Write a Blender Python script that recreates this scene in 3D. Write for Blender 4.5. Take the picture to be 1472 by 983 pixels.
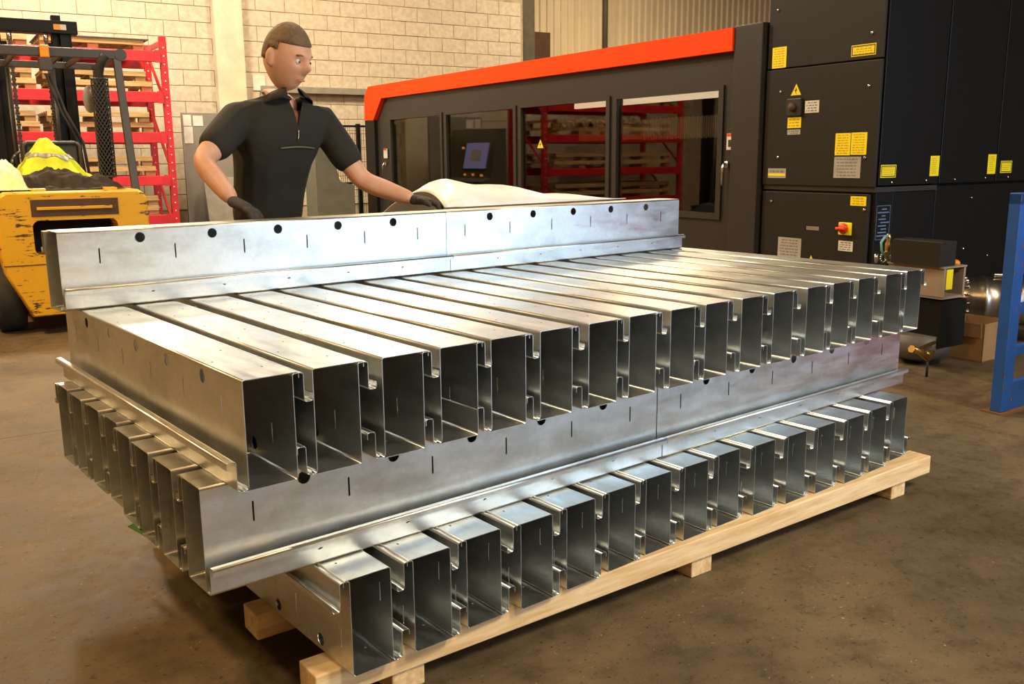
import bpy, bmesh, math, random
from mathutils import Vector, Matrix, noise
random.seed(7)
for o in list(bpy.data.objects): bpy.data.objects.remove(o)
SC = bpy.context.scene
COL = SC.collection
R = math.radians
# ------------------------------------------------------------------ camera
cam_d = bpy.data.cameras.new('camera'); cam = bpy.data.objects.new('camera', cam_d); COL.objects.link(cam)
YAW, PITCH, ROLL = 0.6825, 0.1973, -0.0094
_fw = Vector((math.sin(YAW), math.cos(YAW), 0)); _rt = Vector((math.cos(YAW), -math.sin(YAW), 0)); _up = Vector((0, 0, 1))
_f = _fw*math.cos(PITCH) - _up*math.sin(PITCH); _u = _up*math.cos(PITCH) + _fw*math.sin(PITCH)
_r = _rt*math.cos(ROLL) + _u*math.sin(ROLL); _v = _u*math.cos(ROLL) - _rt*math.sin(ROLL)
m = Matrix.Identity(4)
for i in range(3):
    m[i][0] = _r[i]; m[i][1] = _v[i]; m[i][2] = -_f[i]
m.translation = Vector((-0.7626, -1.8509, 1.3327))
cam.matrix_world = m
cam_d.sensor_width = 36; cam_d.lens = 36*1331/1472; cam_d.clip_start = 0.05; cam_d.clip_end = 100
SC.camera = cam
# ------------------------------------------------------------------ world, lights, exposure
SC.view_settings.view_transform = 'Standard'; SC.view_settings.look = 'None'
SC.view_settings.gamma = 1; SC.view_settings.use_curve_mapping = False
SC.view_settings.exposure = 0.02
wd = bpy.data.worlds.new('world'); SC.world = wd; wd.use_nodes = True
wd.node_tree.nodes['Background'].inputs[0].default_value = (0.55, 0.6, 0.7, 1)
wd.node_tree.nodes['Background'].inputs[1].default_value = 0.05
TH = R(-7.3)                                   # the building is turned a little against the stack
BX = Vector((math.cos(TH), math.sin(TH), 0)); BY = Vector((-math.sin(TH), math.cos(TH), 0))
def B(a, b, z=0): return BX*a + BY*b + Vector((0, 0, z))
def area(name, loc, aim, sx, sy, power, col):
    d = bpy.data.lights.new(name, 'AREA'); d.shape = 'RECTANGLE'; d.size = sx; d.size_y = sy; d.energy = power; d.color = col
    o = bpy.data.objects.new(name, d); COL.objects.link(o); o.location = loc
    o.rotation_euler = (Vector(aim)-Vector(loc)).to_track_quat('-Z', 'Y').to_euler()
    return o
WARM = (1.0, 0.78, 0.50); AMBER = (1.0, 0.62, 0.28); PALE = (1.0, 0.86, 0.64); COOL = (0.52, 0.74, 1.0)
LAMPS = [(0.8, 9.4, 560, PALE), (4.6, 9.4, 260, WARM), (-3.0, 5.0, 520, AMBER), (2.2, 4.4, 160, PALE), (-3.6, -0.6, 190, AMBER), (3.6, -4.4, 420, PALE), (1.2, -5.4, 230, PALE), (6.4, -3.2, 40, WARM), (9.6, 9.6, 330, WARM)]  # the PALE lamp nearest the front wall is an added fill for the stack's front
CEIL = 6.2
for i, (a, b, pw, lc_) in enumerate(LAMPS):
    l = area('high_bay_or_fill_light', B(a, b, CEIL-0.42), B(a, b, 0), 0.5, 1.5, pw, lc_)
DOOR = (7.4, -6.2)                               # open roller door with daylight, behind the camera to the right
area('daylight_through_door', B(DOOR[0], DOOR[1]+0.05, 2.1), B(2.0, 1.0, 0.7), 2.8, 3.2, 340, COOL)

# ------------------------------------------------------------------ materials
MATS = {}
def nodes(name):
    mt = bpy.data.materials.new(name); mt.use_nodes = True
    nt = mt.node_tree; bs = nt.nodes['Principled BSDF']
    MATS[name] = mt
    return mt, nt, bs
def N(nt, t, **kw):
    n = nt.nodes.new(t)
    for k, v in kw.items(): setattr(n, k, v)
    return n
def coords(nt, scale=(1, 1, 1), rnd=False):
    tc = N(nt, 'ShaderNodeTexCoord'); mp = N(nt, 'ShaderNodeMapping'); mp.inputs['Scale'].default_value = scale
    nt.links.new(tc.outputs['Object'], mp.inputs['Vector'])
    if rnd:
        oi = N(nt, 'ShaderNodeObjectInfo'); mu = N(nt, 'ShaderNodeMath', operation='MULTIPLY'); mu.inputs[1].default_value = 37.0
        nt.links.new(oi.outputs['Random'], mu.inputs[0])
        nt.links.new(mu.outputs[0], mp.inputs['Location'])
    return mp.outputs['Vector']
def ramp(nt, fac, stops):
    r = N(nt, 'ShaderNodeValToRGB'); e = r.color_ramp.elements
    while len(e) < len(stops): e.new(0.5)
    for el, (p, c) in zip(e, stops): el.position = p; el.color = (c[0], c[1], c[2], 1)
    nt.links.new(fac, r.inputs[0]); return r.outputs[0]
def noise_tex(nt, vec, scale, detail=4, rough=0.55):
    n = N(nt, 'ShaderNodeTexNoise'); n.inputs['Scale'].default_value = scale; n.inputs['Detail'].default_value = detail
    n.inputs['Roughness'].default_value = rough; nt.links.new(vec, n.inputs['Vector']); return n.outputs['Fac']
def bump(nt, bs, fac, strength, dist=0.01):
    b = N(nt, 'ShaderNodeBump'); b.inputs['Strength'].default_value = strength; b.inputs['Distance'].default_value = dist
    nt.links.new(fac, b.inputs['Height']); nt.links.new(b.outputs[0], bs.inputs['Normal'])
def mat(name, col, rough=0.5, metal=0.0, col2=None, scale=8.0, bmp=0.0, stretch=(1, 1, 1), rnd=False, lo=0.35, hi=0.65, spec=0.5):
    mt, nt, bs = nodes(name)
    bs.inputs['Roughness'].default_value = rough; bs.inputs['Metallic'].default_value = metal
    bs.inputs['Specular IOR Level'].default_value = spec
    if col2 is None: col2 = tuple(c*0.8 for c in col)
    v = coords(nt, stretch, rnd); f = noise_tex(nt, v, scale)
    nt.links.new(ramp(nt, f, [(lo, col2), (hi, col)]), bs.inputs['Base Color'])
    if bmp: bump(nt, bs, f, bmp)
    return mt
def glow(name, col, strength):
    mt, nt, bs = nodes(name)
    bs.inputs['Base Color'].default_value = (*col, 1); bs.inputs['Emission Color'].default_value = (*col, 1); bs.inputs['Emission Strength'].default_value = strength
    return mt

def galv():
    mt, nt, bs = nodes('galvanised_steel')
    v = coords(nt, (1, 1, 1), True)
    vor = N(nt, 'ShaderNodeTexVoronoi'); vor.inputs['Scale'].default_value = 90; nt.links.new(v, vor.inputs['Vector'])
    sp = noise_tex(nt, v, 7, 6, 0.6)
    streak = coords(nt, (3, 0.6, 3), True); st = noise_tex(nt, streak, 9, 5, 0.65)
    c1 = ramp(nt, sp, [(0.3, (0.64, 0.665, 0.64)), (0.7, (0.755, 0.775, 0.755))])
    c2 = ramp(nt, vor.outputs['Color'], [(0.0, (0.88, 0.88, 0.88)), (1.0, (1, 1, 1))])
    mx = N(nt, 'ShaderNodeMix', data_type='RGBA', blend_type='MULTIPLY'); mx.inputs['Factor'].default_value = 0.7
    nt.links.new(c1, mx.inputs['A']); nt.links.new(c2, mx.inputs['B'])
    vs_ = coords(nt, (1.6, 0.8, 1.6), True); sm = noise_tex(nt, vs_, 4.2, 9, 0.66)        # handling smears and dust
    sf = N(nt, 'ShaderNodeMapRange'); sf.inputs['From Min'].default_value = 0.47; sf.inputs['From Max'].default_value = 0.63; sf.inputs['To Max'].default_value = 0.5
    nt.links.new(sm, sf.inputs['Value'])
    md_ = N(nt, 'ShaderNodeMix', data_type='RGBA', blend_type='MULTIPLY'); nt.links.new(sf.outputs[0], md_.inputs['Factor']); nt.links.new(mx.outputs['Result'], md_.inputs['A']); md_.inputs['B'].default_value = (0.66, 0.64, 0.61, 1)
    nt.links.new(md_.outputs['Result'], bs.inputs['Base Color'])
    bs.inputs['Metallic'].default_value = 0.97
    rr = N(nt, 'ShaderNodeMapRange'); rr.inputs['From Min'].default_value = 0.3; rr.inputs['From Max'].default_value = 0.7
    rr.inputs['To Min'].default_value = 0.29; rr.inputs['To Max'].default_value = 0.43
    nt.links.new(st, rr.inputs['Value']); nt.links.new(rr.outputs[0], bs.inputs['Roughness'])
    bump(nt, bs, sp, 0.02, 0.002)
galv()
def floor_mat():
    mt, nt, bs = nodes('dusty_concrete')
    v = coords(nt)
    def mul(a, b, f):
        mx = N(nt, 'ShaderNodeMix', data_type='RGBA', blend_type='MULTIPLY'); mx.inputs['Factor'].default_value = f
        nt.links.new(a, mx.inputs['A']); nt.links.new(b, mx.inputs['B']); return mx.outputs['Result']
    a = noise_tex(nt, v, 0.9, 10, 0.62); b = noise_tex(nt, v, 7, 10, 0.72); c = noise_tex(nt, v, 55, 4, 0.65); d = noise_tex(nt, coords(nt, (1, 1.25, 1)), 26, 8, 0.75)
    col = ramp(nt, a, [(0.32, (0.074, 0.053, 0.027)), (0.5, (0.118, 0.086, 0.045)), (0.68, (0.17, 0.126, 0.069))])
    col = mul(col, ramp(nt, b, [(0.34, (0.62, 0.6, 0.57)), (0.5, (1, 1, 1)), (0.7, (1.15, 1.13, 1.1))]), 0.9)
    col = mul(col, ramp(nt, d, [(0.33, (0.35, 0.33, 0.3)), (0.43, (1, 1, 1)), (0.60, (1, 1, 1)), (0.70, (1.5, 1.45, 1.4))]), 0.9)
    col = mul(col, ramp(nt, c, [(0.33, (0.22, 0.2, 0.18)), (0.38, (1, 1, 1)), (0.66, (1, 1, 1)), (0.70, (3.0, 2.9, 2.7))]), 0.9)
    nt.links.new(col, bs.inputs['Base Color'])
    rr = N(nt, 'ShaderNodeMapRange'); rr.inputs['From Min'].default_value = 0.3; rr.inputs['From Max'].default_value = 0.7; rr.inputs['To Min'].default_value = 0.5; rr.inputs['To Max'].default_value = 0.78
    nt.links.new(b, rr.inputs['Value']); nt.links.new(rr.outputs[0], bs.inputs['Roughness']); bs.inputs['Specular IOR Level'].default_value = 0.35
    bump(nt, bs, d, 0.25, 0.006)
floor_mat()
def pine(name, c1, c2, ax='x'):
    mt, nt, bs = nodes(name)
    st = {'x': (1.2, 14, 14), 'y': (14, 1.2, 14), 'z': (14, 14, 1.2)}[ax]
    v = coords(nt, st, True); f = noise_tex(nt, v, 3.5, 6, 0.6)
    nt.links.new(ramp(nt, f, [(0.35, c2), (0.62, c1)]), bs.inputs['Base Color']); bs.inputs['Roughness'].default_value = 0.62
    bump(nt, bs, f, 0.15, 0.003)
pine('pine_board', (0.88, 0.68, 0.40), (0.68, 0.45, 0.20), 'x'); pine('pine_bearer', (0.86, 0.64, 0.36), (0.64, 0.42, 0.19), 'y')
pine('aged_pallet_wood', (0.62, 0.42, 0.19), (0.42, 0.27, 0.11), 'x')
mat('painted_block', (0.62, 0.545, 0.425), 0.75, col2=(0.50, 0.43, 0.32), scale=14, bmp=0.5, rnd=True)
mat('mortar', (0.46, 0.38, 0.26), 0.9, col2=(0.33, 0.26, 0.17), scale=6, bmp=0.4)
mat('painted_pilaster', (0.72, 0.64, 0.47), 0.6, scale=3)
mat('cladding_cream', (0.72, 0.60, 0.40), 0.45, col2=(0.62, 0.50, 0.32), scale=4, stretch=(1, 1, 0.2))
mat('dark_or_shaded', (0.09, 0.075, 0.05), 0.7); mat('rust_brown', (0.10, 0.045, 0.02), 0.7)
mat('ceiling_grey', (0.28, 0.26, 0.22), 0.8); mat('far_wall', (0.40, 0.29, 0.16), 0.8, scale=2)
mat('orange_red_paint', (1.0, 0.065, 0.003), 0.5, col2=(0.97, 0.06, 0.003), scale=2, spec=0.15)
mat('charcoal_paint', (0.023, 0.019, 0.015), 0.5, col2=(0.016, 0.0135, 0.011), scale=260, bmp=0.08, spec=0.3)
mat('frame_grey_paint', (0.032, 0.027, 0.022), 0.45, col2=(0.027, 0.023, 0.019), scale=40)
mat('black_paint', (0.007, 0.006, 0.005), 0.45, col2=(0.005, 0.0045, 0.004), scale=200, bmp=0.06, spec=0.25)
mat('matt_black', (0.007, 0.006, 0.005), 0.8, spec=0.2)
mat('rubber', (0.02, 0.019, 0.018), 0.75, scale=30, bmp=0.2)
mat('chrome', (0.8, 0.78, 0.74), 0.18, 1.0); mat('brushed_tank_steel', (0.55, 0.50, 0.43), 0.3, 1.0, col2=(0.42, 0.37, 0.31), scale=5, stretch=(6, 1, 1))
mat('brass', (0.80, 0.52, 0.18), 0.3, 1.0)
mat('white_label', (0.78, 0.74, 0.66), 0.5); mat('silver_label', (0.45, 0.43, 0.40), 0.4)
mat('yellow_flat', (0.98, 0.80, 0.01), 0.45, col2=(0.95, 0.76, 0.01)); mat('ink', (0.03, 0.03, 0.03), 0.6); mat('grey_ink', (0.25, 0.23, 0.2), 0.6)
mat('faint_ink', (0.72, 0.46, 0.01), 0.5); mat('red_plastic', (0.85, 0.06, 0.01), 0.35)
mat('blue_paint', (0.015, 0.10, 0.42), 0.45, col2=(0.012, 0.075, 0.33), scale=6); mat('rust_chip', (0.22, 0.10, 0.03), 0.8)
mat('red_rack_paint', (0.68, 0.018, 0.022), 0.4, col2=(0.52, 0.012, 0.015), scale=5)
mat('seat_black', (0.03, 0.03, 0.026), 0.45); mat('guard_grey', (0.055, 0.052, 0.05), 0.45)
mat('hose_green', (0.18, 0.42, 0.36), 0.4); mat('cardboard', (0.34, 0.19, 0.075), 0.8, col2=(0.27, 0.145, 0.055), scale=5)
mat('beige_paint', (0.36, 0.28, 0.20), 0.5, scale=3); mat('grey_board', (0.26, 0.235, 0.2), 0.6, scale=2); mat('trunking_grey', (0.30, 0.28, 0.23), 0.5)
mat('hi_vis', (0.80, 0.86, 0.03), 0.7, col2=(0.55, 0.62, 0.02), scale=9, bmp=0.3); mat('hi_vis_pale', (0.92, 0.92, 0.42), 0.7, col2=(0.8, 0.78, 0.6), scale=5, bmp=0.3)
mat('reflective_tape', (0.38, 0.37, 0.34), 0.4, 0.3); mat('padded_nylon', (0.062, 0.048, 0.036), 0.85, col2=(0.03, 0.024, 0.018), scale=14, bmp=0.6, spec=0.2)
mat('skin', (0.70, 0.40, 0.28), 0.5, col2=(0.62, 0.33, 0.22), scale=12); mat('hair', (0.17, 0.11, 0.06), 0.7, scale=60, bmp=0.5)
mat('black_polo', (0.018, 0.018, 0.013), 0.85, scale=12, bmp=0.15); mat('dark_trousers', (0.02, 0.02, 0.024), 0.85, scale=12, bmp=0.2)
mat('green_piping', (0.10, 0.14, 0.07), 0.7); mat('glove_grey', (0.055, 0.048, 0.04), 0.8, scale=60, bmp=0.3)
mat('boot_leather', (0.05, 0.035, 0.02), 0.6); mat('eye_white', (0.8, 0.78, 0.74), 0.2); mat('iris', (0.06, 0.05, 0.04), 0.2); mat('lip', (0.5, 0.2, 0.16), 0.5)
mat('stand_in_white', (0.95, 0.94, 0.90), 0.4, scale=3); mat('green_card', (0.05, 0.17, 0.05), 0.5); mat('bellows', (0.62, 0.58, 0.48), 0.6); mat('gantry_cream', (0.55, 0.47, 0.33), 0.5)
glow('lamp_face', (1.0, 0.85, 0.62), 6.0); glow('cream_emission', (1.0, 0.86, 0.62), 1.0); glow('screen_lavender', (0.36, 0.36, 0.75), 1.1); glow('screen_tan', (0.45, 0.40, 0.33), 0.6); glow('pilot_orange', (1.0, 0.33, 0.05), 3.0)
mat('amber_lens', (0.9, 0.35, 0.02), 0.25)
mat('plate_navy', (0.010, 0.012, 0.018), 0.3); mat('plate_blue_ink', (0.16, 0.24, 0.36), 0.4)
mat('console_green_grey', (0.16, 0.17, 0.13), 0.45); mat('tank_grey', (0.11, 0.10, 0.09), 0.5)
def yellow_worn():
    mt, nt, bs = nodes('worn_yellow_paint')
    v = coords(nt, (1, 1, 1)); a = noise_tex(nt, v, 3.2, 10, 0.75); v2 = coords(nt, (1.2, 2, 9)); b = noise_tex(nt, v2, 4.5, 6, 0.7)
    mx = N(nt, 'ShaderNodeMath', operation='MULTIPLY'); nt.links.new(a, mx.inputs[0]); nt.links.new(b, mx.inputs[1])
    nt.links.new(ramp(nt, mx.outputs[0], [(0.192, (0.06, 0.04, 0.025)), (0.205, (0.80, 0.42, 0.012)), (0.5, (0.86, 0.48, 0.016))]), bs.inputs['Base Color'])
    bs.inputs['Roughness'].default_value = 0.36
yellow_worn()
def glass():
    mt, nt, bs = nodes('tinted_glass')
    nt.nodes.remove(bs); out = nt.nodes['Material Output']
    tr = N(nt, 'ShaderNodeBsdfTransparent'); tr.inputs[0].default_value = (0.80, 0.77, 0.71, 1)
    gl = N(nt, 'ShaderNodeBsdfGlossy'); gl.inputs['Roughness'].default_value = 0.02; gl.inputs['Color'].default_value = (0.9, 0.86, 0.8, 1)
    lw = N(nt, 'ShaderNodeLayerWeight'); lw.inputs['Blend'].default_value = 0.5
    pw_ = N(nt, 'ShaderNodeMath', operation='POWER'); pw_.inputs[1].default_value = 4.0; nt.links.new(lw.outputs['Facing'], pw_.inputs[0])
    fr = N(nt, 'ShaderNodeMath', operation='MULTIPLY_ADD'); fr.inputs[1].default_value = 0.40; fr.inputs[2].default_value = 0.055; nt.links.new(pw_.outputs[0], fr.inputs[0])
    mx = N(nt, 'ShaderNodeMixShader'); nt.links.new(fr.outputs[0], mx.inputs[0]); nt.links.new(tr.outputs[0], mx.inputs[1]); nt.links.new(gl.outputs[0], mx.inputs[2])
    nt.links.new(mx.outputs[0], out.inputs['Surface'])
glass()
def expanded():
    mt, nt, bs = nodes('perforated_guard')
    bs.inputs['Base Color'].default_value = (0.05, 0.043, 0.036, 1); bs.inputs['Roughness'].default_value = 0.45
expanded()

# ------------------------------------------------------------------ mesh helpers
class MB:
    def __init__(s): s.bm = bmesh.new()
    def box(s, x0, x1, y0, y1, z0, z1, bev=0.0, mtx=None):
        vs = [s.bm.verts.new((x, y, z)) for x in (x0, x1) for y in (y0, y1) for z in (z0, z1)]
        fs = [s.bm.faces.new([vs[i] for i in q]) for q in ((0, 1, 3, 2), (4, 6, 7, 5), (0, 4, 5, 1), (2, 3, 7, 6), (0, 2, 6, 4), (1, 5, 7, 3))]
        if mtx: bmesh.ops.transform(s.bm, matrix=mtx, verts=vs)
        if bev:
            ed = list({e for f in fs for e in f.edges})
            bmesh.ops.bevel(s.bm, geom=ed, offset=bev, segments=2, affect='EDGES', profile=0.5)
        return s
    def bar(s, p, q, w, h, bev=0.0):
        p = Vector(p); q = Vector(q); d = q-p
        mt = Matrix.Translation(p) @ d.to_track_quat('X', 'Z').to_matrix().to_4x4()
        return s.box(0, d.length, -w/2, w/2, -h/2, h/2, bev, mt)
    def tube(s, pts, r, seg=10, cap=True, closed=False):
        pts = [Vector(p) for p in pts]; rs = r if isinstance(r, (list, tuple)) else [r]*len(pts)
        rings = []; n = len(pts); ref = None
        for i, p in enumerate(pts):
            t = (pts[min(i+1, n-1)] - pts[max(i-1, 0)]).normalized()
            if ref is None:
                ref = t.cross(Vector((0, 0, 1)))
                if ref.length < 1e-3: ref = t.cross(Vector((1, 0, 0)))
                ref.normalize()
            a = (ref - t*ref.dot(t)).normalized(); b = t.cross(a); ref = a
            rings.append([s.bm.verts.new(p + a*math.cos(2*math.pi*k/seg)*rs[i] + b*math.sin(2*math.pi*k/seg)*rs[i]) for k in range(seg)])
        for A, C in zip(rings, rings[1:]):
            for k in range(seg):
                f = s.bm.faces.new((A[k], A[(k+1) % seg], C[(k+1) % seg], C[k])); f.smooth = True
        if cap:
            for rg in (rings[0], rings[-1]): s.bm.faces.new(rg)
        return s
    def cyl(s, p, q, r, seg=16): return s.tube([p, q], r, seg)
    def lathe(s, prof, seg=24, mtx=None):
        rings = []; vs = []
        for (r, z) in prof:
            rg = [s.bm.verts.new((max(r, 1e-4)*math.cos(2*math.pi*k/seg), max(r, 1e-4)*math.sin(2*math.pi*k/seg), z)) for k in range(seg)]
            rings.append(rg); vs += rg
        for A, C in zip(rings, rings[1:]):
            for k in range(seg):
                f = s.bm.faces.new((A[k], A[(k+1) % seg], C[(k+1) % seg], C[k])); f.smooth = True
        s.bm.faces.new(rings[0]); s.bm.faces.new(rings[-1])
        if mtx: bmesh.ops.transform(s.bm, matrix=mtx, verts=vs)
        return s
    def prism(s, poly, a0, a1, axis='x', holes=(), bev=0.0):
        # poly in the two other axes, in order (x: y,z) (y: x,z) (z: x,y); extruded from a0 to a1
        def P3(p, a): return {'x': (a, p[0], p[1]), 'y': (p[0], a, p[1]), 'z': (p[0], p[1], a)}[axis]
        loops = [poly]+list(holes); tops = []
        for a in (a0, a1):
            rings = [[s.bm.verts.new(P3(p, a)) for p in lp] for lp in loops]; ed = []
            for rg in rings:
                for i in range(len(rg)): ed.append(s.bm.edges.new((rg[i], rg[(i+1) % len(rg)])))
            if holes: bmesh.ops.triangle_fill(s.bm, edges=ed, use_beauty=True)
            else: s.bm.faces.new(rings[0])
            tops.append(rings)
        for r0, r1 in zip(*tops):
            for i in range(len(r0)):
                j = (i+1) % len(r0); s.bm.faces.new((r0[i], r0[j], r1[j], r1[i]))
        return s
    def mesh(s, name, mt, recalc=True):
        if recalc: bmesh.ops.recalc_face_normals(s.bm, faces=s.bm.faces[:])
        me = bpy.data.meshes.new(name); s.bm.to_mesh(me); s.bm.free(); me.materials.append(MATS[mt]); return me
    def build(s, name, mt, parent=None, recalc=True):
        o = bpy.data.objects.new(name, s.mesh(name, mt, recalc)); COL.objects.link(o)
        if parent: o.parent = parent
        return o
def link(name, me, parent=None, loc=(0, 0, 0), rot=(0, 0, 0)):
    o = bpy.data.objects.new(name, me); COL.objects.link(o); o.location = loc; o.rotation_euler = rot
    if parent: o.parent = parent
    return o
def tag(o, label, cat, group=None):
    o['label'] = label; o['category'] = cat
    if group: o['group'] = group
    return o
def thing(name, label, cat, loc=(0, 0, 0), rz=0.0, group=None):
    o = bpy.data.objects.new(name, None); COL.objects.link(o); o.location = loc; o.rotation_euler = (0, 0, rz); o.empty_display_size = 0.1
    return tag(o, label, cat, group)
def bthing(name, label, cat, a, b, z=0, rz=0.0, group=None): return thing(name, label, cat, B(a, b, z), TH+rz, group)
def struct(o): o['kind'] = 'structure'; return o
def inb(o): o.rotation_euler = (0, 0, TH); return o        # mesh written in building coordinates
def copy_tree(o, parent=None):
    c = o.copy(); COL.objects.link(c)
    if parent: c.parent = parent
    for ch in list(o.children): copy_tree(ch, c)
    return c
def circle(cx, cz, r, n=14): return [(cx+r*math.cos(2*math.pi*k/n), cz+r*math.sin(2*math.pi*k/n)) for k in range(n)]
def rrect(x0, x1, z0, z1, r, n=5):
    out = []
    for (cx, cz, a0) in ((x1-r, z1-r, 0), (x0+r, z1-r, 90), (x0+r, z0+r, 180), (x1-r, z0+r, 270)):
        for k in range(n+1): a = R(a0+90*k/n); out.append((cx+r*math.cos(a), cz+r*math.sin(a)))
    return out

# ------------------------------------------------------------------ the building
W = 12.5                                         # the block wall's face
struct(inb(MB().box(-9, 17, -6.3, 14, -0.1, 0).build('floor', 'dusty_concrete')))
fo = bpy.data.objects['floor']
for jy in (3.10, -2.95): MB().box(-9, 3.0 if jy > 0 else 17, jy, jy+0.012, -0.002, 0.0008).build('expansion_joint', 'dark_or_shaded', fo)
struct(inb(MB().box(-9, 17, -6.3, 14, CEIL, CEIL+0.1).build('ceiling', 'ceiling_grey')))
struct(inb(MB().box(-9.2, -9, -6.3, 14, 0, CEIL).build('wall_left', 'far_wall')))
struct(inb(MB().box(17, 17.2, -6.3, 14, 0, CEIL).build('wall_right', 'far_wall')))
dx0, dx1 = DOOR[0]-1.5, DOOR[0]+1.5
wf = MB().box(-9, dx0, -6.5, -6.3, 0, CEIL).box(dx1, 17, -6.5, -6.3, 0, CEIL).box(dx0, dx1, -6.5, -6.3, 3.8, CEIL)
struct(inb(wf.build('wall_front', 'far_wall')))
# back wall: mortar bed with single blocks proud of it
wb = struct(inb(MB().box(-9, 8.72, W+0.012, W+0.25, 0, CEIL).build('wall_back', 'mortar')))
bw, bh, g = 0.45, 0.225, 0.008
block_me = []
for k in range(3):
    mb = MB().box(-bw/2+g/2, bw/2-g/2, 0, 0.06, g/2, bh-g/2, 0.004); block_me.append(mb.mesh('block', 'painted_block'))
half_me = MB().box(-bw/4+g/2, bw/4-g/2, 0, 0.06, g/2, bh-g/2, 0.004).mesh('block', 'painted_block')
z0 = 0.6
for row in range(15):
    zz = z0 + row*bh; x = 0.35 + (bw/2 if row % 2 else 0)
    while x + bw/2 < 8.72:
        if not (3.30 < x < 3.66):
            link('block', random.choice(block_me), wb, (x, W+random.uniform(-0.004, 0.003), zz), (random.uniform(-0.004, 0.004), 0, random.uniform(-0.003, 0.003)))
        x += bw
    r = 8.72-(x-bw/2)
    if r > bw/2-0.03: link('block', half_me, wb, (x-bw/4, W, zz))
struct(inb(MB().box(3.28, 3.70, W-0.16, W+0.02, 0, CEIL, 0.01).build('trim_1', 'painted_pilaster')))
struct(inb(MB().box(8.72, 9.0, W+0.05, W+0.75, 0, CEIL).build('trim_2', 'dark_or_shaded')))  # corner column, its shade put into the dark colour
wc = struct(inb(MB().box(8.9, 17, 13.30, 13.45, 0, CEIL).build('wall_back_clad', 'dark_or_shaded')))
def clad():
    mb = MB(); prof = []; pitch = 0.16; n = 6
    for k in range(n):
        x = k*pitch; prof += [(x, 0.0), (x+0.085, 0.0), (x+0.10, -0.035), (x+0.145, -0.035)]
    prof.append((n*pitch, 0.0))
    lo = [mb.bm.verts.new((x, y, 0)) for x, y in prof]; hi = [mb.bm.verts.new((x, y, CEIL)) for x, y in prof]
    for i in range(len(prof)-1): mb.bm.faces.new((lo[i], lo[i+1], hi[i+1], hi[i]))
    return mb.mesh('cladding_sheet', 'cladding_cream', False)
cm = clad()
for k in range(8): link('cladding_sheet', cm, wc, (9.0+k*0.962, 13.27+0.003*(k % 2), 0))
MB().box(9.35, 9.76, 13.17, 13.225, 3.02, 3.62, 0.005).build('hatch_panel', 'rust_brown', wc)
MB().tube([(9.12, 13.1, 0), (9.12, 13.1, CEIL)], 0.03, 10).build('conduit', 'trunking_grey', wc)
MB().tube([(11.05, 13.16, 2.3), (11.05, 13.16, CEIL)], 0.05, 10).build('downpipe', 'dark_or_shaded', wc)
tr = inb(MB().box(3.95, 6.9, W-0.11, W-0.01, 2.33, 2.43, 0.006).build('cable_trunking', 'trunking_grey'))
tag(tr, 'long grey cable trunking fixed along the cream block wall', 'trunking')
tag(inb(MB().box(3.84, 4.03, W-0.016, W-0.01, 2.36, 2.58).build('wall_notice', 'white_label')), 'small white notice on block wall beside the pilaster', 'notice')
for i, (a, b, pw, lc_) in enumerate(LAMPS):
    t = bthing('high_bay_or_fill_lamp', 'long high bay or added fill lamp hanging under the ceiling', 'lamp', a, b, CEIL-0.4, 0, 'ceiling lamps')
    MB().box(-0.33, 0.33, -0.85, 0.85, 0.0, 0.12, 0.01).build('housing', 'guard_grey', t)
    for s in (-0.7, 0.7): MB().cyl((0, s, 0.12), (0, s, 0.4), 0.006, 6).build('suspension_rod', 'chrome', t)

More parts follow.
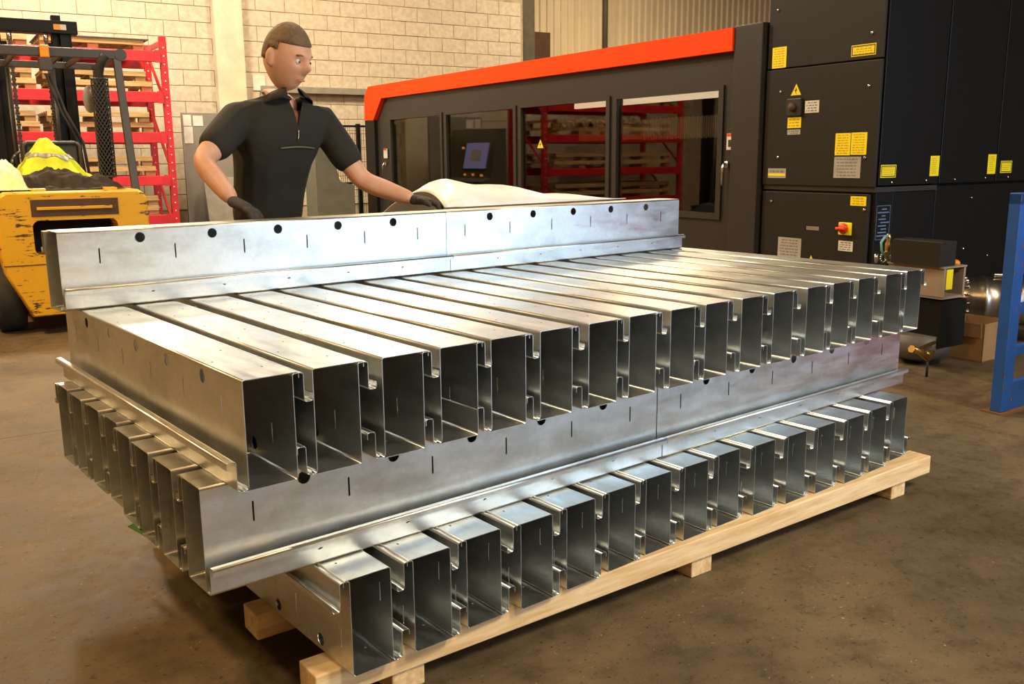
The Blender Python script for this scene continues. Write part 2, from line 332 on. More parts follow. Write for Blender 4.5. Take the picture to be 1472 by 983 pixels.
# ------------------------------------------------------------------ folded steel sections
H, TK = 0.245, 0.002
AO, RT, HK, LIP, EXT, LP2 = 0.026, 0.021, 0.070, 0.016, 0.016, 0.014
def section(L, w, inverted, mirror, slits, holes, slots, dots):
    prof = [(-AO-RT, HK-LIP), (-AO-RT, HK), (-AO, HK), (-AO, TK), (0, TK), (0, H), (w+EXT, H), (w+EXT, H-LP2)]
    # round the folds
    rb = 0.005; pts = [prof[0]]; spans = []
    for i in range(1, len(prof)-1):
        p = Vector(prof[i]); a = (Vector(prof[i-1])-p).normalized(); b = (Vector(prof[i+1])-p).normalized()
        s0 = p+a*rb; s1 = p+b*rb; c = p+a*rb+b*rb
        spans.append((pts[-1], tuple(s0), i-1))
        prev = s0
        for k in (1, 2, 3):
            an = k/3*math.pi/2
            q = c + (s0-c)*math.cos(an) + (s1-c)*math.sin(an)
            spans.append((tuple(prev), tuple(q), -1)); prev = q
        pts.append(tuple(s1))
    spans.append((pts[-1], prof[-1], len(prof)-2))
    bm = bmesh.new()
    def tf(x, z):
        if inverted: x, z = w-x, H-z
        if mirror: x = w-x
        return x, z
    for (p, q, seg) in spans:
        P, Q = Vector(p), Vector(q); ln = (Q-P).length; d = (Q-P)/ln
        cuts = []
        if seg == 4:
            z_0 = P.y
            for y in slits: cuts.append([(0.140-z_0, y-0.0024), (0.188-z_0, y-0.0024), (0.188-z_0, y+0.0024), (0.140-z_0, y+0.0024)])
            for y in holes: cuts.append([(0.215-z_0+0.0165*math.cos(2*math.pi*k/16), y+0.0165*math.sin(2*math.pi*k/16)) for k in range(16)])
        elif seg == 2:
            for y in slots: cuts.append([(ln*0.45+0.0028*math.cos(2*math.pi*k/6), y+0.006*math.sin(2*math.pi*k/6)) for k in range(6)])
        elif seg == 5:
            for (x, y) in dots: cuts.append([(x-P.x+0.003*math.cos(2*math.pi*k/6), y+0.0045*math.sin(2*math.pi*k/6)) for k in range(6)])
        def V(s, y):
            x, z = tf(P.x+d.x*s, P.y+d.y*s); return bm.verts.new((x, y, z))
        if not cuts:
            f = bm.faces.new((V(0, 0), V(ln, 0), V(ln, L), V(0, L))); f.smooth = seg == -1
        else:
            ed = []
            for lp in [[(0, 0), (ln, 0), (ln, L), (0, L)]]+cuts:
                vs = [V(*c) for c in lp]
                for i in range(len(vs)): ed.append(bm.edges.new((vs[i], vs[(i+1) % len(vs)])))
            bmesh.ops.triangle_fill(bm, edges=ed, use_beauty=True)
    bmesh.ops.remove_doubles(bm, verts=bm.verts[:], dist=1e-5)
    bmesh.ops.recalc_face_normals(bm, faces=bm.faces[:])
    me = bpy.data.meshes.new('steel_section'); bm.to_mesh(me); bm.free(); me.materials.append(MATS['galvanised_steel'])
    return me
def put(me, label, group, loc, rz=0.0, lean=0.0):
    o = bpy.data.objects.new('steel_section', me); COL.objects.link(o); o.location = loc; o.rotation_euler = (0, lean, rz)
    md = o.modifiers.new('gauge', 'SOLIDIFY'); md.thickness = 0.0016; md.offset = 0
    return tag(o, label, 'steel section', group)
PT = 0.2375
ORD = 'first second third fourth fifth sixth seventh eighth ninth tenth eleventh twelfth thirteenth fourteenth fifteenth sixteenth seventeenth'.split()
# top layer, 17 nested pairs running back from the viewer
L1, w1 = 1.42, 0.115
sl = [0.122+PT*k for k in range(6)]; ho = [0.23+PT*k for k in range(5)]
dt = [(0.023, 0.223+PT*k) for k in range(5)]+[(0.09, 0.10+PT*k) for k in range(6)]
me_u1 = section(L1, w1, False, False, sl, ho, [y+0.09 for y in sl[:5]], dt)
me_i1 = section(L1, w1, True, False, sl, ho, [y+0.09 for y in sl[:5]], dt)
tx = [0, .166, .344, .513, .674, .842, 1.02, 1.189, 1.367, 1.534, 1.713, 1.891, 2.081, 2.25, 2.422, 2.611, 2.776]
ty = [0, .002, -.003, .001, .003, .002, -.002, .003, 0, .002, -.002, .001, -.004, 0, .002, -.002, .002]
for k, (x, y) in enumerate(zip(tx, ty)):
    lab = 'galvanised steel section forming the flank of the top row, holed web facing out' if k == 0 else f'upright galvanised steel section, {ORD[k]} in the top row from its holed flank'
    put(me_u1, lab, 'upright sections of the top row', (x, y, 0.625+0.0005))
    put(me_i1, f'inverted galvanised steel section, {ORD[k]} in the top row from its holed flank', 'inverted sections of the top row', (x, y+random.uniform(-0.003, 0.003), 0.625))
# middle layer, eight nested pairs running along the stack, two lengths each
def long_meshes(xa, xb, s0, h0, pitch, w, n_s, n_h):
    L = xb-xa
    s = [xb-(s0+pitch*k) for k in range(n_s)]; h = [xb-(h0+pitch*k) for k in range(n_h)]
    s = [y for y in s if 0.03 < y < L-0.03]; h = [y for y in h if 0.03 < y < L-0.03]
    d = [(0.03, y) for y in h]+[(0.085, y) for y in s]
    sl_ = [y-0.02 for y in h]
    return L, section(L, w, False, False, s, h, sl_, d), section(L, w, True, False, s, h, sl_, d)
w2 = 0.112
La, ma_u, ma_i = long_meshes(-0.082, 1.397, 0.038, 0.168, 0.2475, w2, 6, 5)
Lb, mb_u, mb_i = long_meshes(1.400, 2.90, 1.512, 1.64, 0.2495, w2, 6, 5)
for k in range(8):
    y = 0.078+0.1645*k
    jx = [0, -0.004, -0.003, 0.003, 0.02, 0.018, 0.014, 0.016][k]
    lab = 'slotted front section of the middle layer' if k == 0 else f'upright steel section, {ORD[k]} in the middle layer from its slotted front'
    put(ma_u, lab+', half under flank', 'upright sections of the middle layer', (1.397+jx, y, 0.380+0.0005), R(90))
    put(ma_i, f'inverted section, {ORD[k]} in the middle layer from its slotted front, half under flank', 'inverted sections of the middle layer', (1.397+jx+random.uniform(-.003, .003), y, 0.380), R(90))
    if k == 0:
        put(mb_u, lab+', half by carton', 'upright sections of the middle layer', (2.90, y-0.001, 0.380+0.0005), R(90))
        put(mb_i, f'inverted section, {ORD[k]} in the middle layer from its slotted front, half by carton', 'inverted sections of the middle layer', (2.90, y-0.001, 0.380), R(90))
    else:
        put(mb_u, lab+', half by carton', 'upright sections of the middle layer', (2.90+random.uniform(-.01, .01), y, 0.380+0.0005), R(90))
        put(mb_i, f'inverted section, {ORD[k]} in the middle layer from its slotted front, half by carton', 'inverted sections of the middle layer', (2.90+random.uniform(-.01, .01), y, 0.380), R(90))
# bottom layer on the pallet, 15 mirrored pairs
w3, L3 = 0.110, 1.42
s3 = [0.05+PT*k for k in range(6)]; h3 = [0.16+PT*k for k in range(6)]
me_u3 = section(L3, w3, False, True, s3, h3, [y+0.06 for y in s3], dt)
me_i3 = section(L3, w3, True, True, s3, h3, [y+0.06 for y in s3], dt)
b3 = [(.304, -.072), (.478, -.072), (.647, -.062), (.818, -.074), (.988, -.065), (1.161, -.058), (1.327, -.052), (1.5, -.055), (1.669, -.050), (1.841, -.066), (2.012, -.076), (2.18, -.083), (2.353, -.095), (2.53, -.086), (2.718, -.068)]
for k, (x, y) in enumerate(b3):
    lab = 'inverted galvanised steel section flanking the bottom layer, round holes low on its web' if k == 0 else f'inverted galvanised steel section on the pallet, {ORD[k]} in the bottom layer from its holed flank'
    put(me_u3, f'upright galvanised steel section on the pallet, {ORD[k]} in the bottom layer from its holed flank', 'upright sections of the bottom layer', (x-w3, y, 0.135+0.0005))
    put(me_i3, lab, 'inverted sections of the bottom layer', (x-w3, y+random.uniform(-.003, .003), 0.135))
# single pair lying across the back of the top layer
Lc, mc_u, mc_i = long_meshes(-0.040, 1.430, 0.081, 0.211, 0.242, w2, 6, 5)
Ld, md_u, md_i = long_meshes(1.4325, 2.865, 1.526, 1.658, 0.241, w2, 6, 5)
for (mu, mi, xe, wh) in ((mc_u, mc_i, 1.430, 'beside the forklift'), (md_u, md_i, 2.865, 'beside the laser cutter')):
    put(mu, 'galvanised steel section lying across the back of the top row, end ' + wh, None, (xe, 1.269, 0.8715), R(90))
    put(mi, 'inverted steel section behind the crossways one on the top row, end ' + wh, None, (xe-0.012, 1.269, 0.871), R(90))

# ------------------------------------------------------------------ pallet under the stack
PR = math.atan2(-0.12, 2.45)
pal = thing('pallet', 'long pale pine pallet carrying the stack of steel sections', 'pallet', (0.125, 0.0, 0), PR)
for i, y in enumerate((-0.012, 0.36, 0.72, 1.08, 1.30)):
    bd = MB().box(0.0, 2.68, y, y+0.095, 0.062, 0.134, 0.004).build('deck_beam', 'pine_board', pal)
for x in (0.21, 1.30, 2.43):
    MB().box(x, x+0.095, 0.0, 1.38, 0.0, 0.062, 0.004).build('bearer', 'pine_bearer', pal)
tag(MB().prism([(-0.095, 0.60), (-0.06, 0.62), (0.10, 0.62), (0.10, 0.30), (-0.060, 0.36)], 0.3765, 0.3785, 'z').build('packing_card', 'green_card'), 'green card corner poking out under the middle layer of sections', 'card')

# ------------------------------------------------------------------ laser cutter
A0 = 4.98
lc = bthing('laser_cutter', 'large charcoal laser cutting machine with orange-red top band and glazed doors', 'laser cutter', A0, 3.25)
# local frame: x into the machine, y along its front from the right-hand post (0) to the far end (7.57)
def fy(b): return b-3.25
shell = MB().box(0.0, 2.6, fy(10.60), fy(10.80), 0, 2.18).box(2.5, 2.6, 0.3, fy(10.60), 0, 2.1).box(0.10, 2.6, 0.29, fy(10.6), 2.12, 2.22).box(0.1, 2.6, 0.0, 0.29, 0.0, 2.26)
shell.build('cabin_shell', 'black_paint', lc)
MB().prism([(fy(3.545), 2.302), (fy(10.65), 2.325), (fy(10.79), 2.20), (fy(10.82), 1.867), (fy(10.51), 1.857), (fy(10.21), 2.142), (fy(3.545), 2.128)], -0.06, 0.5, 'x').build('top_band', 'orange_red_paint', lc)
MB().box(-0.045, 0.1, 0.0, fy(3.54), 0, 2.31, 0.006).build('end_post', 'frame_grey_paint', lc)
wins = [(10.03, 8.57), (8.40, 6.85), (6.69, 5.20), (5.04, 3.72)]
ZT, ZB = 1.845, 0.86
outer = [(fy(3.545), 0.0), (fy(10.50), 0.0), (fy(10.50), 1.86), (fy(10.2), 2.14), (fy(3.545), 2.13)]
MB().prism(outer, 0.0, 0.06, 'x', [[(fy(b), ZB), (fy(a), ZB), (fy(a), ZT), (fy(b), ZT)] for a, b in wins]).build('front_panel', 'frame_grey_paint', lc)
MB().prism([(fy(10.50), 0.0), (fy(10.82), 0.0), (fy(10.82), 1.866), (fy(10.50), 1.857)], -0.05, 0.3, 'x').build('corner_post', 'black_paint', lc)
for i, (a, b) in enumerate(wins):
    dr = MB().prism([(fy(b)-0.055, ZB-0.05), (fy(a)+0.055, ZB-0.05), (fy(a)+0.055, ZT+0.035), (fy(b)-0.055, ZT+0.035)], -0.018, 0.0, 'x', [[(fy(b), ZB), (fy(a), ZB), (fy(a), ZT), (fy(b), ZT)]]).build('door_frame', 'frame_grey_paint', lc)
    MB().box(0.012, 0.02, fy(b)+0.001, fy(a)-0.001, ZB+0.001, ZT-0.001).build('pane', 'tinted_glass', dr)
def handle(y, z):
    t = MB().box(-0.03, -0.012, y-0.02, y+0.02, z-0.02, z+0.03, 0.006).tube([(-0.04, y, z+0.02), (-0.065, y, z-0.02), (-0.055, y+0.012, z-0.16)], [0.014, 0.013, 0.010], 8)
    return t.build('door_handle', 'chrome', lc)
handle(fy(3.60), 1.25); handle(fy(10.22), 1.25)
s1 = MB().box(-0.024, -0.0185, fy(3.525), fy(3.605), 1.372, 1.50).build('warning_label', 'white_label', lc)
MB().box(-0.027, -0.0245, fy(3.53), fy(3.60), 1.478, 1.498).build('red_stripe', 'red_plastic', s1); MB().box(-0.027, -0.0245, fy(3.55), fy(3.585), 1.395, 1.45).build('pictogram', 'ink', s1)
s1 = MB().box(-0.024, -0.0185, fy(10.27), fy(10.15), 1.33, 1.46).build('warning_label', 'white_label', lc)
MB().box(-0.027, -0.0245, fy(10.26), fy(10.16), 1.44, 1.458).build('red_stripe', 'red_plastic', s1)
def tri_sign(parent, x, yc, zb, wd, ht, mir=1):
    t = MB().prism([(yc-wd/2, zb), (yc+wd/2, zb), (yc, zb+ht)], x-0.002, x, 'x').build('triangle_border', 'ink', parent)
    k = 0.8
    f = MB().prism([(yc-wd/2*k*.98, zb+ht*.06), (yc+wd/2*k*.98, zb+ht*.06), (yc, zb+ht*.06+ht*.8)], x-0.0035, x-0.0021, 'x').build('triangle_face', 'yellow_flat', t)
    b = [(yc+.02*wd, zb+ht*.66), (yc-.10*wd, zb+ht*.36), (yc+.01*wd, zb+ht*.40), (yc-.03*wd, zb+ht*.12), (yc+.12*wd, zb+ht*.46), (yc+.02*wd, zb+ht*.43)]
    MB().prism(b, x-0.005, x-0.0036, 'x').build('lightning_mark', 'ink', t)
    return t
tri_sign(lc, 0.0115, fy(6.35), 1.415, 0.145, 0.105)
# inside: bridge with bellows, glowing strip, dark bed
gy0, gy1 = fy(6.9), fy(3.75)
MB().box(0.9, 1.15, gy0, gy1, 1.52, 1.68, 0.01).build('gantry_beam', 'gantry_cream', lc) if gy0 < gy1 else MB().box(0.9, 1.15, gy1, gy0, 1.50, 1.66, 0.01).build('gantry_beam', 'gantry_cream', lc)
bl = MB(); y = fy(3.8); k = 0
while y < fy(5.6):
    bl.box(0.80, 0.90, y, y+0.022, 1.49+0.01*(k % 2), 1.70-0.01*(k % 2)); y += 0.03; k += 1
bl.build('bellows', 'bellows', lc)
cl = MB(); y = fy(5.75)
while y < fy(7.3):
    cl.tube([(0.86, y, 1.67), (0.84, y+0.05, 1.73), (0.84, y+0.11, 1.73), (0.86, y+0.16, 1.67)], 0.022, 6); y += 0.19
cl.build('energy_chain', 'bellows', lc)
MB().box(0.12, 0.16, fy(3.8), fy(5.9), 1.80, 1.88, 0.004).build('cabin_strip', 'cream_emission', lc)  # emissive cream strip along the cabin top
MB().box(0.4, 2.4, 0.4, fy(10.4), 0.1, 0.85).build('machine_bed', 'matt_black', lc)

# ------------------------------------------------------------------ black electrical cabinet beside the cutter
ec = bthing('electrical_cabinet', 'tall charcoal electrical cabinet covered in yellow and silver labels', 'cabinet', A0, 2.2)
MB().box(0.02, 0.7, 0.02, 1.02, 1.12, 3.2).build('upper_body', 'black_paint', ec)
MB().box(0.0, 0.02, 0.012, 1.025, 1.962, 3.2, 0.004).build('upper_panel', 'charcoal_paint', ec)
MB().box(-0.004, 0.02, 0.012, 1.025, 1.105, 1.952, 0.004).build('middle_door', 'charcoal_paint', ec)
MB().box(0.01, 0.7, 0.01, 1.02, 1.07, 1.105).build('ledge', 'frame_grey_paint', ec)
MB().box(0.03, 0.205, 0.015, 1.02, 0.0, 1.07, 0.004).build('lower_body', 'black_paint', ec)
ld = MB().box(0.0, 0.03, 0.05, 1.02, 0.06, 1.055, 0.004).build('lower_door', 'charcoal_paint', ec)
def label(y0, y1, z0, z1, mt='yellow_flat', x=-0.0045, lines=5, ink='faint_ink', frame=False):
    p = MB().box(x-0.0015, x, y0, y1, z0, z1).build('label_plate', mt, ec)
    if frame:
        b = 0.006; q = MB().prism([(y0+b, z0+b), (y1-b, z0+b), (y1-b, z1-b), (y0+b, z1-b)], x-0.0025, x-0.0016, 'x', [[(y0+2*b, z0+2*b), (y1-2*b, z0+2*b), (y1-2*b, z1-2*b), (y0+2*b, z1-2*b)]]).build('label_border', 'ink', p)
    m_ = MB(); hh = (z1-z0)
    for i in range(lines):
        zz = z1 - hh*(i+0.8)/(lines+0.6); e = (y1-y0)*(0.12+0.06*random.random())
        yy = y0+e
        while yy < y1-e:
            wl = random.uniform(0.012, 0.035); m_.box(x-0.0023, x-0.0016, yy, min(yy+wl, y1-e*0.8), zz-hh/(lines*5), zz+hh/(lines*5)); yy += wl+0.008
    m_.build('print', ink, p)
    return p
C2 = lambda b: b-2.2
label(C2(3.045), C2(3.18), 1.965, 2.115, x=-0.001, lines=8); label(C2(2.268), C2(2.467), 1.985, 2.06, x=-0.001, lines=4, frame=True)
label(C2(2.426), C2(2.555), 1.322, 1.474, lines=8); label(C2(2.291), C2(2.42), 1.325, 1.476, lines=8)
label(C2(2.33), C2(2.555), 1.165, 1.312, 'silver_label', lines=6, ink='grey_ink')
label(C2(2.716), C2(2.843), 1.626, 1.712, 'white_label', lines=4, ink='grey_ink'); label(C2(2.873), C2(3.0), 1.523, 1.60, lines=3); label(C2(2.876), C2(2.998), 1.475, 1.512, 'silver_label', lines=2, ink='grey_ink')
p_ = label(C2(2.995), C2(3.17), 1.157, 1.228, 'silver_label', lines=2, ink='grey_ink'); MB().box(-0.0075, -0.0065, C2(2.997), C2(3.168), 1.172, 1.19).build('yellow_stripe', 'yellow_flat', p_)
tri_sign(ec, -0.0045, C2(2.932), 1.752, 0.12, 0.10)
eb = MB().box(-0.03, -0.004, C2(2.865), C2(3.0), 1.61, 1.735, 0.006).build('switch_box', 'frame_grey_paint', ec)
MB().lathe([(0.0, 0), (0.03, 0.0), (0.03, 0.02), (0.022, 0.03), (0, 0.032)], 16, Matrix.Translation((-0.03, C2(2.935), 1.672)) @ Matrix.Rotation(R(-90), 4, 'Y')).build('push_button', 'rust_brown', eb)
label(C2(2.268), C2(2.398), 0.975, 1.04, x=-0.001, lines=3); label(C2(2.356), C2(2.48), 0.652, 0.724, 'white_label', x=-0.001, lines=4, ink='grey_ink')
label(C2(2.817), C2(3.041), 0.50, 0.713, 'silver_label', x=-0.001, lines=9, ink='grey_ink'); tri_sign(ec, -0.001, C2(2.716), 0.515, 0.105, 0.095)
MB().box(-0.004, 0.0, C2(2.66), C2(2.775), 0.782, 0.81, 0.001).build('door_pull', 'grey_board', ec)
sw = MB().box(-0.012, 0.0, C2(2.37), C2(2.482), 0.765, 0.855, 0.006).build('switch_plate', 'yellow_flat', ec)
kn = MB().lathe([(0.0, 0), (0.038, 0), (0.038, 0.012), (0.033, 0.02), (0, 0.021)], 20, Matrix.Translation((-0.012, C2(2.435), 0.812)) @ Matrix.Rotation(R(-90), 4, 'Y')).build('rotary_knob', 'red_plastic', sw)
MB().box(-0.058, -0.030, C2(2.40), C2(2.475), 0.803, 0.822, 0.006).build('knob_grip', 'red_plastic', sw)
for (b, z, x) in ((3.144, 2.381, 0), (2.308, 2.128, 0), (2.302, 1.783, -.004), (2.30, 1.305, -.004), (3.08, 1.31, -.004), (3.08, 1.79, -.004), (2.28, 0.95, 0), (3.13, 0.98, 0)):
    MB().lathe([(0.0, 0), (0.011, 0), (0.011, 0.006), (0.006, 0.009), (0, 0.009)], 10, Matrix.Translation((x, C2(b), z)) @ Matrix.Rotation(R(-90), 4, 'Y')).build('screw', 'chrome', ec)
rp = MB().box(0.035, 0.19, 0.009, 0.0145, 0.735, 0.985).build('rating_plate', 'plate_navy', ec)
pp = MB()
for i, zz in enumerate((0.975, 0.742)): pp.box(0.038, 0.187, 0.0075, 0.0088, zz, zz+0.003)
for xx in (0.038, 0.184): pp.box(xx, xx+0.003, 0.0075, 0.0088, 0.742, 0.978)
for i in range(9):
    zz = 0.955-0.023*i; pp.box(0.05+0.05*random.random(), 0.13+0.05*random.random(), 0.0075, 0.0088, zz-0.006, zz+0.002)
pp.build('plate_print', 'plate_blue_ink', rp)

rc = bthing('laser_source_cabinet', 'black cabinet of wide plain panels with narrow yellow labels, beside the electrical cabinet', 'cabinet', A0, 2.2)
MB().box(0.712, 3.2, 0.06, 1.02, 0.0, 3.2).build('body', 'matt_black', rc)
MB().box(0.025, 0.695, 0.0, 0.019, 1.115, 3.2, 0.004).build('side_panel', 'black_paint', ec)
MB().box(0.215, 0.70, 0.02, 0.06, 0.0, 1.068, 0.004).build('base_panel', 'black_paint', ec)
for (x0, x1) in ((0.705, 1.40), (1.41, 2.30), (2.31, 3.2)):
    MB().box(x0, x1, 0.0, 0.058, 1.115, 3.2, 0.004).build('side_panel', 'black_paint', rc)
MB().box(0.705, 3.2, 0.02, 0.058, 0.0, 1.10, 0.004).build('base_panel', 'black_paint', rc)
def slabel(x0, x1, z0, z1, frame=False):
    p = MB().box(x0, x1, -0.0015, 0.0, z0, z1).build('label_plate', 'yellow_flat', ec if x1 < 0.7 else rc)
    if frame: MB().prism([(x0+.006, z0+.006), (x1-.006, z0+.006), (x1-.006, z1-.006), (x0+.006, z1-.006)], -0.0025, -0.0016, 'y', [[(x0+.012, z0+.012), (x1-.012, z0+.012), (x1-.012, z1-.012), (x0+.012, z1-.012)]]).build('label_border', 'ink', p)
    m_ = MB(); n = int((z1-z0)/0.016)
    for i in range(n): m_.box(x0+0.02, x1-0.02-0.02*random.random(), -0.0023, -0.0016, z1-0.022-0.0145*i, z1-0.017-0.0145*i) if z1-0.022-0.0145*i > z0+0.015 else None
    m_.build('print', 'faint_ink', p)
slabel(0.04, 0.205, 1.168, 1.255, True); slabel(0.585, 0.69, 1.17, 1.312); slabel(1.29, 1.395, 1.173, 1.318); slabel(1.46, 1.61, 1.178, 1.268, True)
for (x, z) in ((0.165, 1.135), (0.55, 1.14), (0.89, 1.142), (1.27, 1.145), (1.57, 1.145), (1.15, 1.0), (1.1, 0.62), (1.42, 0.55)):
    MB().lathe([(0.0, 0), (0.010, 0), (0.010, 0.006), (0.005, 0.009), (0, 0.009)], 10, Matrix.Translation((x, 0.0 if z > 1.1 else 0.02, z)) @ Matrix.Rotation(R(90), 4, 'X')).build('screw', 'chrome', ec if x < 0.7 else rc)

# ------------------------------------------------------------------ pump, hose, tank, carton, blue rack on the right
pu = bthing('filter_unit', 'black box on round grey tank with beige housing and yellow label on top', 'pump unit', 4.72, 1.48)
tk = MB().lathe([(0.0, 0.02), (0.10, 0.025), (0.17, 0.05), (0.19, 0.10), (0.19, 0.2)], 28, Matrix.Translation((0.11, 0.2, 0.0))).build('tank', 'tank_grey', pu)
MB().cyl((0.11, 0.2, 0.0), (0.11, 0.2, 0.03), 0.05, 14).build('foot', 'rubber', tk)
MB().box(0.03, 0.29, 0.01, 0.42, 0.125, 0.425, 0.004).build('motor_box', 'matt_black', pu)
gb = MB().box(0.012, 0.03, 0.0, 0.40, 0.445, 0.64).box(0.012, 0.235, 0.0, 0.40, 0.44, 0.455).box(0.215, 0.235, 0.0, 0.40, 0.445, 0.64).box(0.012, 0.235, 0.39, 0.40, 0.445, 0.64).box(0.0, 0.24, -0.004, 0.40, 0.632, 0.642)
gb.build('housing', 'beige_paint', pu)
MB().box(0.06, 0.2, 0.1, 0.36, 0.455, 0.6, 0.01).build('core', 'rubber', pu)
MB().box(0.035, 0.10, -0.003, 0.001, 0.50, 0.625).build('label_plate', 'yellow_flat', pu)
MB().box(0.0, 0.15, 0.02, 0.36, 0.642, 0.795, 0.004).box(-0.02, 0.0, 0.02, 0.36, 0.642, 0.79).build('hood', 'charcoal_paint', pu)
MB().lathe([(0.0, 0), (0.03, 0), (0.028, 0.018), (0.015, 0.03), (0, 0.031)], 14, Matrix.Translation((0.195, 0.05, 0.642))).build('cap', 'amber_lens', pu)
br = bthing('brass_valve', 'brass branch valve in front of the grey tank', 'valve', 4.47, 1.40)
MB().tube([(-0.13, -0.01, 0.19), (-0.06, -0.01, 0.17), (0.03, -0.01, 0.115)], [0.016, 0.022, 0.02], 10).tube([(-0.01, -0.01, 0.14), (0.05, 0.0, 0.145), (0.12, 0.02, 0.135)], [0.014, 0.018, 0.014], 10).tube([(-0.09, -0.01, 0.18), (-0.04, 0.03, 0.165), (0.25, 0.10, 0.17)], 0.012, 8).build('valve_body', 'brass', br)
MB().cyl((-0.14, -0.01, 0.193), (-0.125, -0.01, 0.188), 0.024, 6).build('hex_nut', 'brass', br)
MB().tube([(0.03, -0.01, 0.115), (0.03, -0.01, 0.0)], 0.008, 8).build('drain_pipe', 'rubber', br)
ag = bthing('air_regulator', 'brass fitting with green hose and chrome coupling before the cabinet', 'fitting', 4.80, 1.94)
MB().box(-0.05, 0.12, -0.03, 0.10, 0.0, 0.60, 0.005).build('pedestal', 'matt_black', ag)
MB().lathe([(0.0, 0.60), (0.014, 0.60), (0.014, 0.64), (0.02, 0.65), (0.012, 0.68), (0.02, 0.70), (0.02, 0.75), (0.012, 0.77), (0.016, 0.79), (0.012, 0.815), (0, 0.816)], 12).build('brass_stem', 'brass', ag)
MB().tube([(0, 0, 0.805), (-0.05, -0.01, 0.80), (-0.10, -0.02, 0.765), (-0.09, -0.02, 0.71), (-0.02, -0.02, 0.65), (0.05, -0.01, 0.61)], 0.008, 8).build('hose', 'hose_green', ag)
ch = MB().tube([(-0.11, 0.0, 0.63), (-0.115, 0.0, 0.69)], 0.014, 8)
for k in range(14):
    a, b_ = 2*math.pi*k/14, 2*math.pi*(k+1)/14
    ch.cyl((-0.035+0.032*math.cos(a), 0.0, 0.66+0.032*math.sin(a)), (-0.035+0.032*math.cos(b_), 0.0, 0.66+0.032*math.sin(b_)), 0.007, 6)
ch.tube([(0.0, 0.0, 0.62), (0.06, 0.01, 0.655), (0.14, 0.02, 0.685)], [0.02, 0.024, 0.014], 10).build('coupling', 'chrome', ag)
cy = bthing('silver_pressure_vessel', 'silver steel pressure vessel lying on its side behind the carton', 'vessel', 5.70, 1.97, 0, R(-48))
Mx = Matrix.Translation((0, 0, 0.295)) @ Matrix.Rotation(R(90), 4, 'Y')
MB().lathe([(0.0, -0.07), (0.07, -0.06), (0.13, -0.02), (0.16, 0.05), (0.167, 0.12), (0.175, 0.13), (0.175, 0.15), (0.167, 0.16), (0.17, 0.26), (0.18, 0.27), (0.18, 0.29), (0.17, 0.30), (0.17, 0.62), (0.18, 0.63), (0.18, 0.66), (0.155, 0.67), (0.12, 0.75), (0, 0.78)], 32, Mx).build('vessel_shell', 'brushed_tank_steel', cy)
rm = MB()
for k in range(16):
    a = 2*math.pi*k/16; rm.cyl((0.0, 0.148*math.cos(a), 0.295+0.148*math.sin(a)), (0.035, 0.162*math.cos(a), 0.295+0.162*math.sin(a)), 0.006, 6)
rm.build('rim_bolts', 'chrome', cy)
MB().box(0.20, 0.32, -0.03, 0.03, 0.465, 0.49, 0.006).build('lug', 'brushed_tank_steel', cy)
for x in (0.18, 0.52): MB().prism([(-0.14, 0.0), (0.14, 0.0), (0.10, 0.165), (-0.10, 0.165)], x, x+0.04, 'x').build('saddle', 'matt_black', cy)
bo = bthing('carton', 'open brown cardboard carton on the floor under the silver vessel', 'box', 5.135, 1.43, 0, R(3))
MB().box(0.0, 0.006, 0, 0.3, 0, 0.25).box(0.30, 0.306, 0, 0.3, 0, 0.25).box(0, 0.306, 0, 0.006, 0, 0.25).box(0, 0.306, 0.294, 0.3, 0, 0.25).box(0, 0.306, 0, 0.3, 0, 0.006).build('carton_body', 'cardboard', bo)
MB().box(-0.006, -0.001, 0.01, 0.29, 0.16, 0.252, mtx=Matrix.Rotation(R(-4), 4, 'Y')).build('folded_flap', 'cardboard', bo)
rk = bthing('blue_stillage', 'chipped blue steel rack upright with cross rails and rusty foot plate', 'rack', 4.05, 0.66)
up = MB().box(0.0, 0.09, 0.0, 0.06, 0.012, 1.135, 0.004).build('upright', 'blue_paint', rk)
MB().box(-0.012, 0.42, -0.012, 0.10, 0.0, 0.012).build('foot_plate', 'rust_chip', rk)
MB().box(0.0, 0.62, 0.0, 0.06, 1.075, 1.134, 0.004).build('cross_rail', 'blue_paint', rk)
for z in (0.30, 0.52): MB().box(0.09, 0.62, 0.01, 0.05, z, z+0.05, 0.003).build('cross_rail', 'blue_paint', rk)
MB().box(0.09, 0.40, 0.012, 0.048, 0.012, 0.16).build('kick_panel', 'blue_paint', rk)
MB().box(0.56, 0.62, 0.0, 0.06, 0.0, 1.08, 0.004).build('upright', 'blue_paint', rk)
for x in (0.0, 0.56): MB().box(x, x+0.06, -0.62, -0.56, 0.0, 1.08, 0.004).build('upright', 'blue_paint', rk) if x else None
for z in (0.10, 1.075): MB().box(0.565, 0.615, -0.56, 0.0, z, z+0.05, 0.003).build('side_rail', 'blue_paint', rk)
cpx = MB()
for k in range(26):
    z = random.uniform(0.03, 1.1); h_ = random.uniform(0.004, 0.03); x = random.choice((0.0, 0.0, 0.085, random.uniform(0.0, 0.08)))
    cpx.box(x, x+random.uniform(0.003, 0.008), -0.0012, 0.0005, z, z+h_)
cpx.build('chipped_paint', 'rust_chip', rk)
